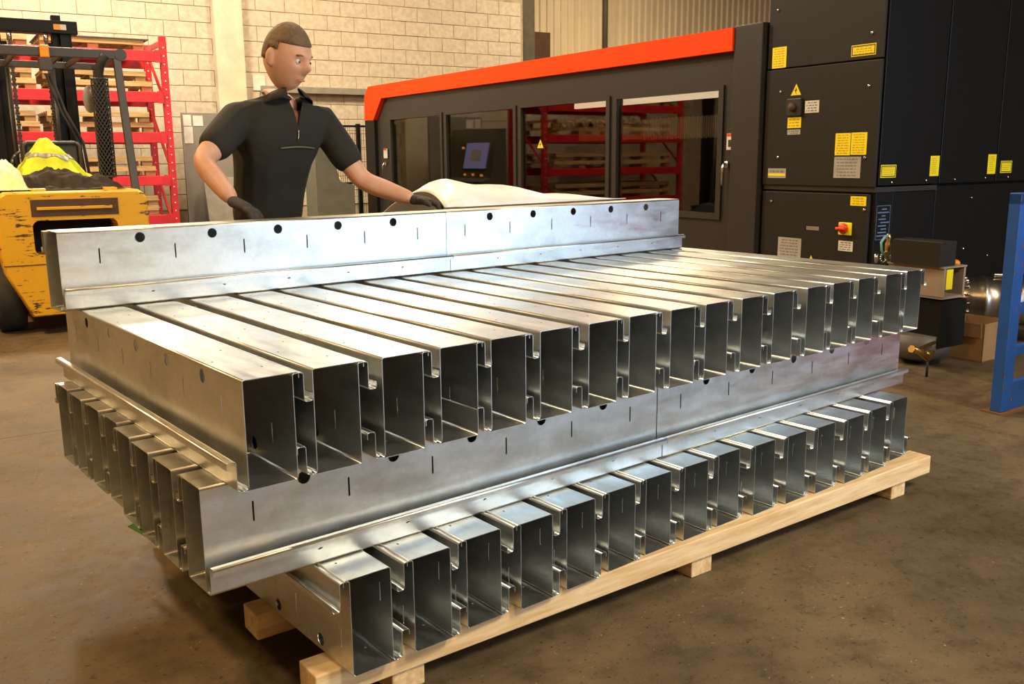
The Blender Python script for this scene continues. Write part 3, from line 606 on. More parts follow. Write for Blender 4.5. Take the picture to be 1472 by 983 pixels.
# red cabinet added out of frame to tint the galvanised faces by reflection
tc = thing('red_reflector_cabinet', 'unseen red cabinet with drawers, added for red reflections, beside the blue rack', 'cabinet', (4.92, -1.85, 0), R(62))
MB().box(0, 0.9, 0, 0.5, 0.06, 1.0, 0.01).build('cabinet_body', 'red_rack_paint', tc); MB().box(0.03, 0.87, 0.03, 0.47, 0.0, 0.06).build('plinth', 'matt_black', tc)
for k in range(4):
    d_ = MB().box(0.02, 0.88, 0.50, 0.515, 0.09+0.22*k, 0.29+0.22*k, 0.004).build('drawer', 'red_rack_paint', tc); MB().box(0.2, 0.7, 0.515, 0.53, 0.25+0.22*k, 0.27+0.22*k, 0.003).build('drawer_pull', 'chrome', d_)

# ------------------------------------------------------------------ forklift (local: x right, y forward, origin on the floor under the rear face)
fl = bthing('forklift_truck', 'worn yellow forklift truck parked with its counterweight towards the stack', 'forklift', 0.435, 6.05)
cwp = [(-0.375, 0.14), (0.375, 0.14), (0.53, 0.48), (0.545, 0.60), (0.545, 1.02), (0.525, 1.075), (0.48, 1.105), (-0.48, 1.105), (-0.525, 1.075), (-0.545, 1.02), (-0.545, 0.60), (-0.53, 0.48)]
slot = rrect(-0.31, 0.30, 0.62, 0.885, 0.05)
def inset(p, s): return [((x)*s, 0.62+(z-0.62)*s) for x, z in p]
cw = MB(); bm = cw.bm
rings = []
for (y, s) in ((0.0, 0.965), (0.012, 0.985), (0.035, 0.998), (0.06, 1.0), (0.50, 1.0)):
    rings.append([bm.verts.new((x, y, z)) for x, z in inset(cwp, s)])
for a, b in zip(rings, rings[1:]):
    for i in range(len(a)):
        f = bm.faces.new((a[i], a[(i+1) % len(a)], b[(i+1) % len(a)], b[i])); f.smooth = True
hr = [bm.verts.new((x, 0.0, z)) for x, z in slot]; hb = [bm.verts.new((x, 0.32, z)) for x, z in slot]
ed = [e for e in rings[0][0].link_edges if False]
for rg in (rings[0],):
    for i in range(len(rg)): ed.append(bm.edges.get((rg[i], rg[(i+1) % len(rg)])))
for i in range(len(hr)): ed.append(bm.edges.new((hr[i], hr[(i+1) % len(hr)])))
bmesh.ops.triangle_fill(bm, edges=ed, use_beauty=True)
for i in range(len(hr)): bm.faces.new((hr[i], hr[(i+1) % len(hr)], hb[(i+1) % len(hr)], hb[i]))
bm.faces.new(hb); bm.faces.new(rings[-1])
cwo = cw.build('counterweight', 'worn_yellow_paint', fl)
MB().prism(rrect(-0.305, 0.295, 0.625, 0.88, 0.048), 0.30, 0.315, 'y').build('slot_back', 'matt_black', cwo)
pl_ = MB().box(-0.31, 0.315, -0.004, 0.002, 0.915, 1.045, 0.002).build('name_plate', 'rust_brown', cwo)
MB().box(-0.27, 0.27, -0.012, -0.004, 0.965, 0.988, 0.003).build('plate_bar', 'worn_yellow_paint', pl_)
MB().box(-0.535, 0.535, -0.002, 0.004, 0.545, 0.553).build('seam', 'rust_brown', cwo)
for s in (-0.28, 0.24): MB().box(s, s+0.10, 0.12, 0.26, 1.10, 1.125, 0.008).build('lifting_pad', 'worn_yellow_paint', cwo)
MB().box(-0.50, 0.50, 0.50, 1.55, 0.30, 1.06, 0.03).build('hood', 'worn_yellow_paint', fl)
MB().box(-0.54, 0.54, 1.0, 2.1, 0.20, 0.55, 0.03).build('chassis', 'worn_yellow_paint', fl)
MB().box(-0.5, 0.5, 1.9, 2.0, 0.5, 1.15, 0.02).build('dash', 'seat_black', fl)
MB().tube([(-0.12, 1.8, 1.1), (-0.12, 1.65, 1.28)], 0.025, 8).build('steering_column', 'seat_black', fl)
stw = MB()
for k in range(18):
    a, b_ = 2*math.pi*k/18, 2*math.pi*(k+1)/18
    def wp(t): return (-0.12+0.17*math.cos(t), 1.64+0.10*math.sin(t), 1.30+0.14*math.sin(t))
    stw.cyl(wp(a), wp(b_), 0.014, 6)
stw.build('steering_wheel', 'seat_black', fl)
seat = MB().box(-0.27, 0.19, 0.78, 0.88, 1.06, 1.50, 0.045).build('seat_back', 'seat_black', fl)
MB().box(-0.25, 0.17, 0.86, 1.28, 1.06, 1.17, 0.04).build('seat_cushion', 'seat_black', fl)
MB().tube([(-0.25, 0.77, 1.15), (-0.25, 0.77, 1.46), (-0.22, 0.77, 1.485), (0.14, 0.77, 1.485), (0.17, 0.77, 1.46), (0.17, 0.77, 1.15)], 0.012, 8).build('seat_piping', 'guard_grey', seat)
for s in (-1, 1):
    for (y, r, w_) in ((0.38, 0.27, 0.2), (1.95, 0.33, 0.24)):
        tyre = MB().lathe([(r*0.55, -w_/2), (r*0.93, -w_/2), (r, -w_/2+0.03), (r, w_/2-0.03), (r*0.93, w_/2), (r*0.55, w_/2)], 32, Matrix.Translation((s*0.50, y, r)) @ Matrix.Rotation(R(90), 4, 'Y')).build('tyre', 'rubber', fl)
        MB().lathe([(0, -w_*0.4), (r*0.56, -w_*0.4), (r*0.56, w_*0.4), (0, w_*0.4)], 20, Matrix.Translation((s*0.50, y, r)) @ Matrix.Rotation(R(90), 4, 'Y')).build('hub', 'worn_yellow_paint', tyre)
# overhead guard
for s in (-1, 1):
    MB().bar((s*0.515, 0.32, 1.06), (s*0.505, 0.62, 2.16), 0.06, 0.05, 0.006).build('guard_post', 'guard_grey', fl)
    MB().bar((s*0.51, 1.95, 0.6), (s*0.51, 1.75, 2.16), 0.06, 0.05, 0.006).build('guard_post', 'guard_grey', fl)
    MB().bar((s*0.51, 0.60, 2.19), (s*0.51, 1.80, 2.19), 0.06, 0.05, 0.006).build('guard_side_rail', 'guard_grey', fl)
MB().bar((-0.57, 0.62, 2.20), (0.57, 0.62, 2.20), 0.05, 0.075, 0.006).cyl((0.535, 0.59, 2.20), (0.535, 0.65, 2.20), 0.05, 14).build('guard_cross_rail', 'guard_grey', fl)
MB().bar((-0.55, 1.78, 2.20), (0.55, 1.78, 2.20), 0.05, 0.06, 0.006).build('guard_cross_rail', 'guard_grey', fl)
for x in (-0.40, -0.24, 0.10, 0.26): MB().bar((x, 0.62, 2.20), (x, 1.78, 2.20), 0.022, 0.045).build('guard_slat', 'guard_grey', fl)
bc = MB().box(-0.075, -0.005, 0.57, 0.62, 2.15, 2.25, 0.01).build('beacon', 'amber_lens', fl)
MB().box(-0.09, 0.01, 0.575, 0.63, 2.05, 2.15, 0.008).build('beacon_mount', 'guard_grey', bc)
# exhaust with its expanded-metal guard
ex = MB().tube([(0.355, 0.62, 1.10), (0.355, 0.62, 2.0), (0.36, 0.62, 2.06), (0.375, 0.60, 2.13), (0.41, 0.58, 2.19)], 0.034, 14).build('exhaust_pipe', 'rubber', fl)
gd = MB(); nr, nz = 14, 30
for sgn in (1, -1):
    for k in range(nr):
        pts = []
        for i in range(nz+1):
            a = 2*math.pi*k/nr + sgn*i*0.26; pts.append((0.355+0.066*math.cos(a), 0.62+0.066*math.sin(a), 1.20+0.80*i/nz))
        gd.tube(pts, 0.0035, 4, False)
for z in (1.20, 2.0):
    for k in range(20):
        a, b_ = 2*math.pi*k/20, 2*math.pi*(k+1)/20
        gd.cyl((0.355+0.067*math.cos(a), 0.62+0.067*math.sin(a), z), (0.355+0.067*math.cos(b_), 0.62+0.067*math.sin(b_), z), 0.006, 4)
go = gd.build('exhaust_guard', 'guard_grey', fl); go['kind'] = 'stuff'
MB().lathe([(0.05, 1.19), (0.05, 2.0)], 16, Matrix.Translation((0.355, 0.62, 0))).build('heat_sleeve', 'matt_black', ex)
mi = MB().lathe([(0, -0.006), (0.07, -0.004), (0.07, 0.004), (0, 0.006)], 20, Matrix.Translation((0.28, 0.72, 1.84)) @ Matrix.Rotation(R(20), 4, 'Z') @ Matrix.Rotation(R(90), 4, 'X') @ Matrix.Diagonal((0.8, 1.6, 1, 1))).build('wing_mirror', 'silver_label', fl)
# mast
for s in (-1, 1):
    for (dx, wd, dy) in ((0.33, 0.09, 2.28), (0.245, 0.05, 2.33)):
        c = MB().box(s*dx-wd/2, s*dx+wd/2, dy-0.06, dy-0.045, 0.1, 2.58).box(s*dx-wd/2, s*dx+wd/2, dy+0.045, dy+0.06, 0.1, 2.58).box(s*(dx+wd/2)-0.008, s*(dx+wd/2)+0.008, dy-0.06, dy+0.06, 0.1, 2.58)
        c.build('mast_channel', 'black_paint', fl)
    MB().cyl((s*0.20, 2.30, 0.3), (s*0.20, 2.30, 2.45), 0.03, 12).build('lift_ram', 'seat_black', fl)
    ch_ = MB(); z = 0.6; k = 0
    while z < 2.48:
        ch_.box(s*0.155-0.02, s*0.155+0.02, 2.18, 2.20, z, z+0.02) if k % 2 else ch_.box(s*0.155-0.013, s*0.155+0.013, 2.175, 2.205, z-0.004, z+0.024)
        z += 0.026; k += 1
    co = ch_.build('lift_chain', 'guard_grey', fl)
    MB().lathe([(0.0, -0.02), (0.045, -0.02), (0.045, 0.02), (0.0, 0.02)], 18, Matrix.Translation((s*0.155, 2.21, 2.49)) @ Matrix.Rotation(R(90), 4, 'Y')).build('chain_wheel', 'chrome', fl)
mc = MB().box(-0.44, 0.44, 2.18, 2.36, 2.53, 2.65, 0.006).box(0.22, 0.30, 2.2, 2.3, 2.65, 2.70, 0.004).build('mast_crosshead', 'black_paint', fl)
st_ = MB().box(0.23, 0.34, 2.176, 2.179, 2.565, 2.615).build('sticker', 'white_label', mc); MB().box(0.23, 0.285, 2.173, 2.1755, 2.565, 2.615).build('sticker_patch', 'amber_lens', st_)
MB().box(-0.45, 0.45, 2.4, 2.46, 0.15, 0.6, 0.01).build('carriage', 'black_paint', fl)
for s in (-0.25, 0.25): MB().prism([(2.46, 0.06), (3.4, 0.06), (3.4, 0.075), (2.52, 0.12), (2.50, 0.6), (2.46, 0.6)], s-0.05, s+0.05, 'x').build('fork', 'black_paint', fl)
for dx in (0.0, 0.035): MB().tube([(0.12+dx, 2.15, 2.15), (0.20+dx, 2.0, 1.8), (0.32+dx, 1.9, 1.5), (0.35+dx, 1.85, 1.1)], 0.014, 8).build('hydraulic_hose', 'rubber', fl)

# heaped clothing on the hood
def heap(name, mt, parent, loc, bumps, sx, sy, n=36, wr=0.03, seed=0, fr=6.0):
    bm = bmesh.new(); grid = []
    for i in range(n+1):
        row = []
        for j in range(n+1):
            u, v = i/n*2-1, j/n*2-1
            h = 0
            for (bx_, by_, r, hh) in bumps: h = max(h, hh*max(0, 1-((u-bx_)**2+(v-by_)**2)/(r*r))**0.6)
            nn = noise.fractal(Vector((u*fr*0.5+seed, v*fr*0.5, seed)), 1.0, 2.0, 4)
            rd = max(abs(u), abs(v)); sq = 1-0.12*rd*rd
            ang = math.atan2(v, u); wob = 1+0.12*math.sin(3*ang+seed)+0.06*math.sin(7*ang+2*seed)
            L_ = math.hypot(u, v); k = (1/max(1, L_/ (0.98*wob)))
            x, y = u*k*sx, v*k*sy
            edge = max(0.0, 1-(L_/(0.98*wob))**4) if L_ < 0.98*wob else 0
            z = max(0.004, (h+nn*wr)*edge + 0.012*edge)
            row.append(bm.verts.new((x, y, z)))
        grid.append(row)
    for i in range(n):
        for j in range(n):
            f = bm.faces.new((grid[i][j], grid[i+1][j], grid[i+1][j+1], grid[i][j+1])); f.smooth = True
    bmesh.ops.remove_doubles(bm, verts=bm.verts[:], dist=1e-4)
    bd = [e for e in bm.edges if len(e.link_faces) == 1]
    if bd: bmesh.ops.holes_fill(bm, edges=bd)
    bmesh.ops.recalc_face_normals(bm, faces=bm.faces[:])
    me = bpy.data.meshes.new(name); bm.to_mesh(me); bm.free(); me.materials.append(MATS[mt])
    o = bpy.data.objects.new(name, me); COL.objects.link(o); o.location = loc
    if parent: o.parent = parent
    return o
def top_b(x, y, z): return B(0.435+x, 6.05+y, z)
j1 = heap('padded_jacket', 'padded_nylon', None, top_b(-0.03, 0.36, 1.108), [(-0.55, 0, 0.5, 0.12), (-0.15, 0.1, 0.5, 0.15), (0.2, -0.1, 0.45, 0.12), (0.6, 0.0, 0.45, 0.10)], 0.47, 0.22, 56, 0.05, 3, 8); j1.rotation_euler = (0, 0, TH)
tag(j1, 'dark brown padded jacket crumpled on the forklift counterweight', 'jacket')
j2 = thing('hi_vis_jacket', 'yellow hi-vis jacket with grey stripes peaked over the forklift seat', 'jacket', top_b(-0.09, 0.55, 1.20), TH)
def peak(parent):
    bm = bmesh.new(); n, mrow = 40, 18; grid = []
    for i in range(mrow+1):
        t = i/mrow; row = []
        for k in range(n):
            a = 2*math.pi*k/n
            rr = (0.02+0.27*t**0.95)*(1+0.13*math.sin(5*a+1)*t+0.07*math.sin(9*a+4*t))
            x = rr*math.cos(a)*1.05 - 0.06*(1-t) + 0.03; y = rr*math.sin(a)*0.55
            z = 0.325*(1-t)**1.05 + 0.02*math.sin(6*a+7*t)*t - 0.04*t*max(0, math.cos(a)) + noise.noise(Vector((x*14, y*14, t*5)))*0.022
            row.append(bm.verts.new((x, y, z)))
        grid.append(row)
    for i in range(mrow):
        for k in range(n):
            f = bm.faces.new((grid[i][k], grid[i][(k+1) % n], grid[i+1][(k+1) % n], grid[i+1][k])); f.smooth = True
    bm.faces.new(grid[0]); bm.faces.new(grid[-1][::-1])
    bmesh.ops.recalc_face_normals(bm, faces=bm.faces[:])
    return bm, grid
bm, grid = peak(j2)
co_ = [[v.co.copy() for v in r] for r in grid]
me = bpy.data.meshes.new('jacket_cloth'); bm.to_mesh(me); bm.free(); me.materials.append(MATS['hi_vis']); link('jacket_cloth', me, j2)
for r0 in (7, 8):
    if r0 == 7:
        bm = bmesh.new(); out = []
        for i in (7, 8, 9):
            out.append([bm.verts.new((c.x*1.02, c.y*1.04-0.003*0, c.z+0.006)) for c in co_[i]])
        n = len(out[0])
        for a, b in zip(out, out[1:]):
            for k in range(n):
                f = bm.faces.new((a[k], a[(k+1) % n], b[(k+1) % n], b[k])); f.smooth = True
        me = bpy.data.meshes.new('reflective_stripe'); bm.to_mesh(me); bm.free(); me.materials.append(MATS['reflective_tape']); link('reflective_stripe', me, j2)
j3 = heap('hi_vis_vest', 'hi_vis_pale', None, top_b(-0.46, 0.30, 1.112), [(0, 0, 0.9, 0.21)], 0.20, 0.18, 32, 0.045, 9, 9); j3.rotation_euler = (0, 0, TH)
tag(j3, 'pale yellow and white hi-vis vest bundled beside the brown jacket', 'vest')

# ------------------------------------------------------------------ red pallet rack and its pallets
RY = 10.5
rr_ = bthing('pallet_rack', 'red steel pallet rack against the cream block wall', 'rack', 0, RY)
for (x, y) in ((2.10, 0.0), (2.10, 1.0), (-0.75, 0.0), (-0.75, 1.0)):
    u_ = MB().box(x, x+0.085, y, y+0.07, 0.0, 2.83, 0.004).build('upright', 'red_rack_paint', rr_)
    MB().box(x-0.02, x+0.105, y-0.02, y+0.09, 0.0, 0.008).build('foot_plate', 'red_rack_paint', u_)
    bo_ = MB()
    for k in range(26): bo_.cyl((x+0.0425, y-0.004, 0.2+0.1*k), (x+0.0425, y+0.001, 0.2+0.1*k), 0.009, 8)
    o_ = bo_.build('punched_marks', 'white_label', u_)
for x in (2.12, -0.73):
    for (za, zb) in ((0.4, 1.2), (1.2, 2.0), (2.0, 2.75)): MB().bar((x+0.02, 0.05, za), (x+0.02, 1.02, zb), 0.03, 0.03).build('frame_brace', 'red_rack_paint', rr_)
    MB().bar((x+0.02, 0.05, 2.76), (x+0.02, 1.02, 2.76), 0.04, 0.06).build('frame_brace', 'red_rack_paint', rr_)
levels = [(0.53, 0.65), (1.02, 1.14), (1.545, 1.675), (2.035, 2.165), (2.525, 2.655)]
for (za, zb) in levels:
    for y in (-0.012, 1.022):
        MB().box(-0.67, 2.10, y, y+0.05, za, zb, 0.006).build('beam', 'red_rack_paint', rr_)
    for x in (-0.67, 2.03): MB().box(x, x+0.07, -0.02, -0.012, za-0.01, zb+0.01).build('beam_bracket', 'red_rack_paint', rr_)
def make_pallet():
    t = bthing('wooden_pallet', 'x', 'pallet', 0, 0)
    me_b = MB().box(0, 1.15, 0, 0.1, 0, 0.02, 0.002).mesh('deck_board', 'aged_pallet_wood')
    for y in (0.0, 0.21, 0.42, 0.63, 0.84): link('deck_board', me_b, t, (0, y, 0.10))
    me_k = MB().box(0, 0.12, 0, 0.10, 0, 0.078, 0.002).mesh('block_foot', 'aged_pallet_wood')
    for x in (0.0, 0.515, 1.03):
        for y in (0.0, 0.84): link('block_foot', me_k, t, (x, y, 0.0))
    me_s = MB().box(0, 0.11, 0, 0.94, 0, 0.022, 0.002).mesh('stringer_board', 'aged_pallet_wood')
    for x in (0.005, 0.52, 1.035): link('stringer_board', me_s, t, (x, 0, 0.078))
    me_f = MB().box(0, 1.15, 0, 0.03, 0, 0.06, 0.002).mesh('edge_board', 'aged_pallet_wood'); link('edge_board', me_f, t, (0, -0.031, 0.06))
    return t
proto = make_pallet(); first = True
spots = []
for li, (za, zb) in enumerate(levels):
    for ci, x in enumerate((-0.48, 0.79)):
        n = {0: 2, 1: 2, 2: 2, 3: 2, 4: 1}[li]
        for k in range(n): spots.append((li, ci, k, n, x+random.uniform(-0.03, 0.05), random.uniform(0.0, 0.05), zb+0.001+k*0.1215))
names_l = ['lowest', 'second', 'third', 'fourth', 'top']
for (li, ci, k, n, x, y, z) in spots:
    t = proto if first else copy_tree(proto); first = False
    t.location = B(x, RY+0.03+y, z)
    t.rotation_euler = (0, 0, TH+random.uniform(-0.015, 0.015))
    side = 'behind the forklift mast' if ci == 0 else 'beside the red end upright'
    pos = '' if n == 1 else (' lower of two,' if k == 0 else ' upper of two,')
    t['label'] = f'wooden pallet on {names_l[li]} level of red rack,{pos} {side}'
    t['group'] = 'pallets on the red rack'
sh = inb(MB().box(0.75, 1.98, RY+0.0, RY+0.98, 2.778, 2.79).build('dark_sheet', 'tank_grey')); tag(sh, 'dark flat sheet lying on the topmost pallet of the red rack', 'sheet')

# ------------------------------------------------------------------ board, fence, console
nb = bthing('notice_board', 'grey steel board with white papers standing beside the red rack', 'board', 2.58, 11.75)
MB().box(0, 0.98, 0, 0.05, 0.0, 1.98, 0.004).build('board_panel', 'grey_board', nb)
for (x0, x1, z0, z1) in ((0.02, 0.13, 1.80, 1.95), (0.155, 0.29, 1.80, 1.94), (0.02, 0.14, 1.56, 1.79)): MB().box(x0, x1, -0.004, 0.0, z0, z1).build('paper', 'white_label', nb)
MB().box(0.0, 0.012, -0.008, 0, 0.0, 1.98).build('edge_strip', 'trunking_grey', nb)
ls = bthing('leaning_sheet', 'dull grey sheet leaning on the grey notice board', 'sheet', 2.80, 11.35, 0, R(2)); 
s_ = MB().box(0, 0.62, 0, 0.012, 0, 1.12, 0.002, Matrix.Rotation(R(-14), 4, 'X')).build('sheet_panel', 'trunking_grey', ls)
fe = bthing('mesh_guard_fence', 'black wire mesh machine guard fence behind the cutter', 'fence', 4.30, 11.4)
for x in (0.0, 0.74, 1.5): MB().box(x, x+0.06, 0, 0.06, 0, 1.84, 0.004).build('post', 'black_paint', fe)
for (xa, xb) in ((0.06, 0.74), (0.80, 1.5)):
    f_ = MB().box(xa, xb, 0.02, 0.045, 1.79, 1.82).box(xa, xb, 0.02, 0.045, 0.95, 0.98).box(xa, xb, 0.02, 0.045, 0.12, 0.15).build('panel_frame', 'black_paint', fe)
    wm = MB(); x = xa+0.02
    while x < xb: wm.box(x, x+0.004, 0.03, 0.034, 0.15, 1.79); x += 0.035
    z = 0.2
    while z < 1.79: wm.box(xa, xb, 0.034, 0.038, z, z+0.004); z += 0.14
    o_ = wm.build('mesh_infill', 'black_paint', f_); o_['kind'] = 'stuff'
cn = bthing('control_console', 'grey green operator console with lit screen facing the cutter', 'console', 3.95, 9.75, 0, R(-12))
MB().prism([(-0.25, 0.0), (0.22, 0.0), (0.22, 1.0), (0.05, 1.05), (-0.12, 1.72), (-0.25, 1.72)], -0.5, 0.5, 'y').build('pedestal', 'console_green_grey', cn)
sc = MB().box(0, 0.012, -0.36, 0.1, 0.10, 0.46).build('screen', 'screen_lavender', cn); sc.location = (0.045, 0, 1.08); sc.rotation_euler = (0, R(-14.2), 0)
MB().box(0.0125, 0.0145, -0.24, -0.02, 0.20, 0.36).build('screen_window', 'screen_tan', sc)
for k, (y, z) in enumerate(((-0.32, 0.02), (-0.14, 0.03), (0.03, 0.03), (0.16, 0.40), (0.24, -0.10), (0.28, -0.10), (0.32, -0.10), (0.36, -0.08))):
    p_ = MB().lathe([(0, 0), (0.018, 0), (0.016, 0.02), (0, 0.022)], 10, Matrix.Translation((0.06-z*0.25, y, 1.06+z)) @ Matrix.Rotation(R(80), 4, 'Y')).build('pilot_lamp', 'pilot_orange', cn)

# ------------------------------------------------------------------ worker behind the stack
def skin_mesh(name, verts, edges, root=0, sub=2):
    me = bpy.data.meshes.new(name); me.from_pydata([v[:3] for v in verts], edges, [])
    o = bpy.data.objects.new(name, me); COL.objects.link(o)
    o.modifiers.new('s', 'SKIN'); md = o.modifiers.new('b', 'SUBSURF'); md.levels = sub; md.render_levels = sub
    if not me.skin_vertices: me.skin_vertices.new()
    for i, v in enumerate(verts):
        r = v[3]; me.skin_vertices[0].data[i].radius = r if isinstance(r, tuple) else (r, r)
        me.skin_vertices[0].data[i].use_root = (i == root)
    dg = bpy.context.evaluated_depsgraph_get(); dg.update()
    ne = bpy.data.meshes.new_from_object(o.evaluated_get(dg)); bpy.data.objects.remove(o)
    bm = bmesh.new(); bm.from_mesh(ne)
    bd = [e for e in bm.edges if len(e.link_faces) == 1]
    if bd: bmesh.ops.holes_fill(bm, edges=bd)
    bmesh.ops.recalc_face_normals(bm, faces=bm.faces[:]); bm.to_mesh(ne); bm.free()
    return ne
def remesh(meshes, name, mt, voxel, parent, smooth=4):
    bm = bmesh.new()
    for me in meshes: bm.from_mesh(me)
    me = bpy.data.meshes.new(name); bm.to_mesh(me); bm.free()
    o = bpy.data.objects.new(name, me); COL.objects.link(o)
    r_ = o.modifiers.new('r', 'REMESH'); r_.mode = 'VOXEL'; r_.voxel_size = voxel; r_.use_smooth_shade = True
    s__ = o.modifiers.new('sm', 'SMOOTH'); s__.factor = 0.5; s__.iterations = smooth
    dg = bpy.context.evaluated_depsgraph_get(); dg.update()
    ne = bpy.data.meshes.new_from_object(o.evaluated_get(dg)); bpy.data.objects.remove(o)
    ne.name = name; ne.materials.clear(); ne.materials.append(MATS[mt])
    for p in ne.polygons: p.use_smooth = True
    c = bpy.data.objects.new(name, ne); COL.objects.link(c); c.parent = parent
    return c
wk = thing('person', 'man in black zip-neck polo shirt and work gloves bending over the crossways sections', 'person', (0.98, 1.95, 0))
O = Vector((0.98, 1.95, 0))
def wv(x, y, z): return (x-O.x, y-O.y, z-O.z)
J = dict(pel=(0.98, 2.00, 0.97), sp1=(0.98, 1.96, 1.15), sp2=(0.985, 1.90, 1.33), chest=(0.99, 1.86, 1.45), nb=(1.0, 1.83, 1.53), nk=(1.0, 1.80, 1.60),
         sr=(0.81, 1.85, 1.485), er=(0.615, 1.74, 1.325), wr=(0.66, 1.56, 1.175), hr=(0.70, 1.50, 1.145),
         sl=(1.185, 1.82, 1.485), el=(1.31, 1.72, 1.235), wl=(1.47, 1.56, 1.155), hl=(1.535, 1.50, 1.145),
         hpr=(0.88, 2.0, 0.93), kr=(0.86, 1.97, 0.51), ar=(0.85, 2.05, 0.09), hpl=(1.08, 2.0, 0.93), kl=(1.12, 1.95, 0.51), al=(1.13, 2.03, 0.09))
def jv(k, r): p = wv(*J[k]); return (p[0], p[1], p[2], r)
def mid(a, b, t): return tuple(J[a][i]*(1-t)+J[b][i]*t for i in range(3))
bv = [jv('pel', (0.15, 0.11)), jv('sp1', (0.145, 0.105)), jv('sp2', (0.148, 0.095)), jv('chest', (0.14, 0.085)), jv('nb', (0.08, 0.066)), jv('nk', 0.060),
      jv('sr', 0.072), jv('er', 0.046), jv('wr', 0.031), jv('sl', 0.072), jv('el', 0.046), jv('wl', 0.031),
      jv('hpr', 0.09), jv('kr', 0.062), jv('ar', 0.042), jv('hpl', 0.09), jv('kl', 0.062), jv('al', 0.042)]
for (a, b, t, r) in (('sr', 'er', .5, .054), ('er', 'wr', .35, .047), ('sl', 'el', .5, .054), ('el', 'wl', .35, .047)):
    p = wv(*mid(a, b, t)); bv.append((p[0], p[1], p[2], r))
be = [(0, 1), (1, 2), (2, 3), (3, 4), (4, 5), (3, 6), (6, 18), (18, 7), (7, 19), (19, 8), (3, 9), (9, 20), (20, 10), (10, 21), (21, 11), (0, 12), (12, 13), (13, 14), (0, 15), (15, 16), (16, 17)]
body = skin_mesh('body', bv, be)
def head_mesh(c, yaw, tilt):
    bm = bmesh.new(); bmesh.ops.create_uvsphere(bm, u_segments=48, v_segments=36, radius=1)
    for v in bm.verts:
        x, y, z = v.co            # face looks towards -y
        sx, sy, sz = 0.076, 0.096, 0.122
        if z < 0: sx *= 1-0.22*(-z)**1.5; sy *= 1-0.12*(-z)
        if z < -0.35 and y > 0: sy *= 1-0.35*(-z-0.35)
        p = Vector((x*sx, y*sy, z*sz))
        front = max(0, -y)
        n_ = math.exp(-((x*sx)/0.013)**2)*math.exp(-((p.z+0.022)/0.022)**2)*front; p.y -= 0.031*n_
        b_ = math.exp(-((p.z-0.022)/0.012)**2)*front*math.exp(-((x*sx)/0.05)**2); p.y -= 0.009*b_
        for s in (-1, 1):
            e_ = math.exp(-((p.x-s*0.031)/0.015)**2-((p.z+0.002)/0.011)**2)*front; p.y += 0.014*e_
            q_ = math.exp(-((p.x-s*0.04)/0.018)**2-((p.z+0.03)/0.018)**2)*front; p.y -= 0.005*q_
        m_ = math.exp(-((p.z+0.066)/0.009)**2-(p.x/0.026)**2)*front; p.y -= 0.009*m_
        m2 = math.exp(-((p.z+0.0665)/0.0025)**2-(p.x/0.026)**2)*front; p.y += 0.004*m2
        c_ = math.exp(-((p.z+0.098)/0.016)**2-(p.x/0.025)**2)*front; p.y -= 0.012*c_
        v.co = p
    me_ = bpy.data.meshes.new('h'); 
    for s in (-1, 1):            # ears
        g_ = bmesh.ops.create_uvsphere(bm, u_segments=14, v_segments=10, radius=1)
        bmesh.ops.transform(bm, matrix=Matrix.Translation((s*0.077, 0.012, -0.005)) @ Matrix.Rotation(R(-18*s), 4, 'Z') @ Matrix.Diagonal((0.010, 0.020, 0.033, 1)), verts=g_['verts'])
    M_ = Matrix.Translation(c) @ Matrix.Rotation(yaw, 4, 'Z') @ Matrix.Rotation(tilt, 4, 'X') @ Matrix.Scale(1.09, 4)
    bmesh.ops.transform(bm, matrix=M_, verts=bm.verts[:])
    bm.to_mesh(me_); bm.free(); return me_, M_
HC = wv(1.0, 1.745, 1.735)
hd, HM = head_mesh(Vector(HC), R(24), R(14))
def hand(wrist, tip, upv, side, name):
    w_, t_ = Vector(wrist), Vector(tip); d = (t_-w_).normalized(); up_ = Vector(upv); up_ = (up_-d*up_.dot(d)).normalized(); sd = d.cross(up_)*side
    vs = []; es = []
    def add(p, r): vs.append((p.x, p.y, p.z, r)); return len(vs)-1
    a = add(w_-d*0.02, (0.026, 0.022)); b = add(w_+d*0.035, (0.034, 0.017)); c = add(w_+d*0.075, (0.04, 0.015)); es += [(a, b), (b, c)]
    out = [skin_mesh('palm', vs, es, 0, 2)]
    for k, (off, ln) in enumerate(((-0.030, 0.062), (-0.010, 0.074), (0.010, 0.070), (0.030, 0.055))):
        p0 = w_+d*0.068+sd*off; dd = d
        p1 = p0+dd*ln*0.45-up_*0.006; p2 = p1+(dd*0.8-up_*0.6)*ln*0.35; p3 = p2+(dd*0.35-up_*0.95)*ln*0.3
        out.append(skin_mesh('finger', [(*p0, 0.0105), (*p1, 0.0100), (*p2, 0.0092), (*p3, 0.0078)], [(0, 1), (1, 2), (2, 3)], 0, 1))
    q0 = w_+d*0.025-sd*0.025; q1 = q0-sd*0.032+d*0.028-up_*0.008; q2 = q1+d*0.034-sd*0.004-up_*0.014
    out.append(skin_mesh('thumb', [(*q0, 0.013), (*q1, 0.0115), (*q2, 0.0085)], [(0, 1), (1, 2)], 0, 1))
    return out
hrm = hand(wv(*J['wr']), wv(*J['hr']), (0, 0.2, 1), 1, 'r'); hlm = hand(wv(*J['wl']), wv(*J['hl']), (0, 0.2, 1), -1, 'l')
body_o = remesh([body, hd]+hrm+hlm, 'body', 'skin', 0.005, wk, 1)
def grow(meshes, d):
    bm = bmesh.new()
    for me in meshes: bm.from_mesh(me)
    bm.normal_update()
    for v in bm.verts: v.co += v.normal*d
    me = bpy.data.meshes.new('g'); bm.to_mesh(me); bm.free(); return me
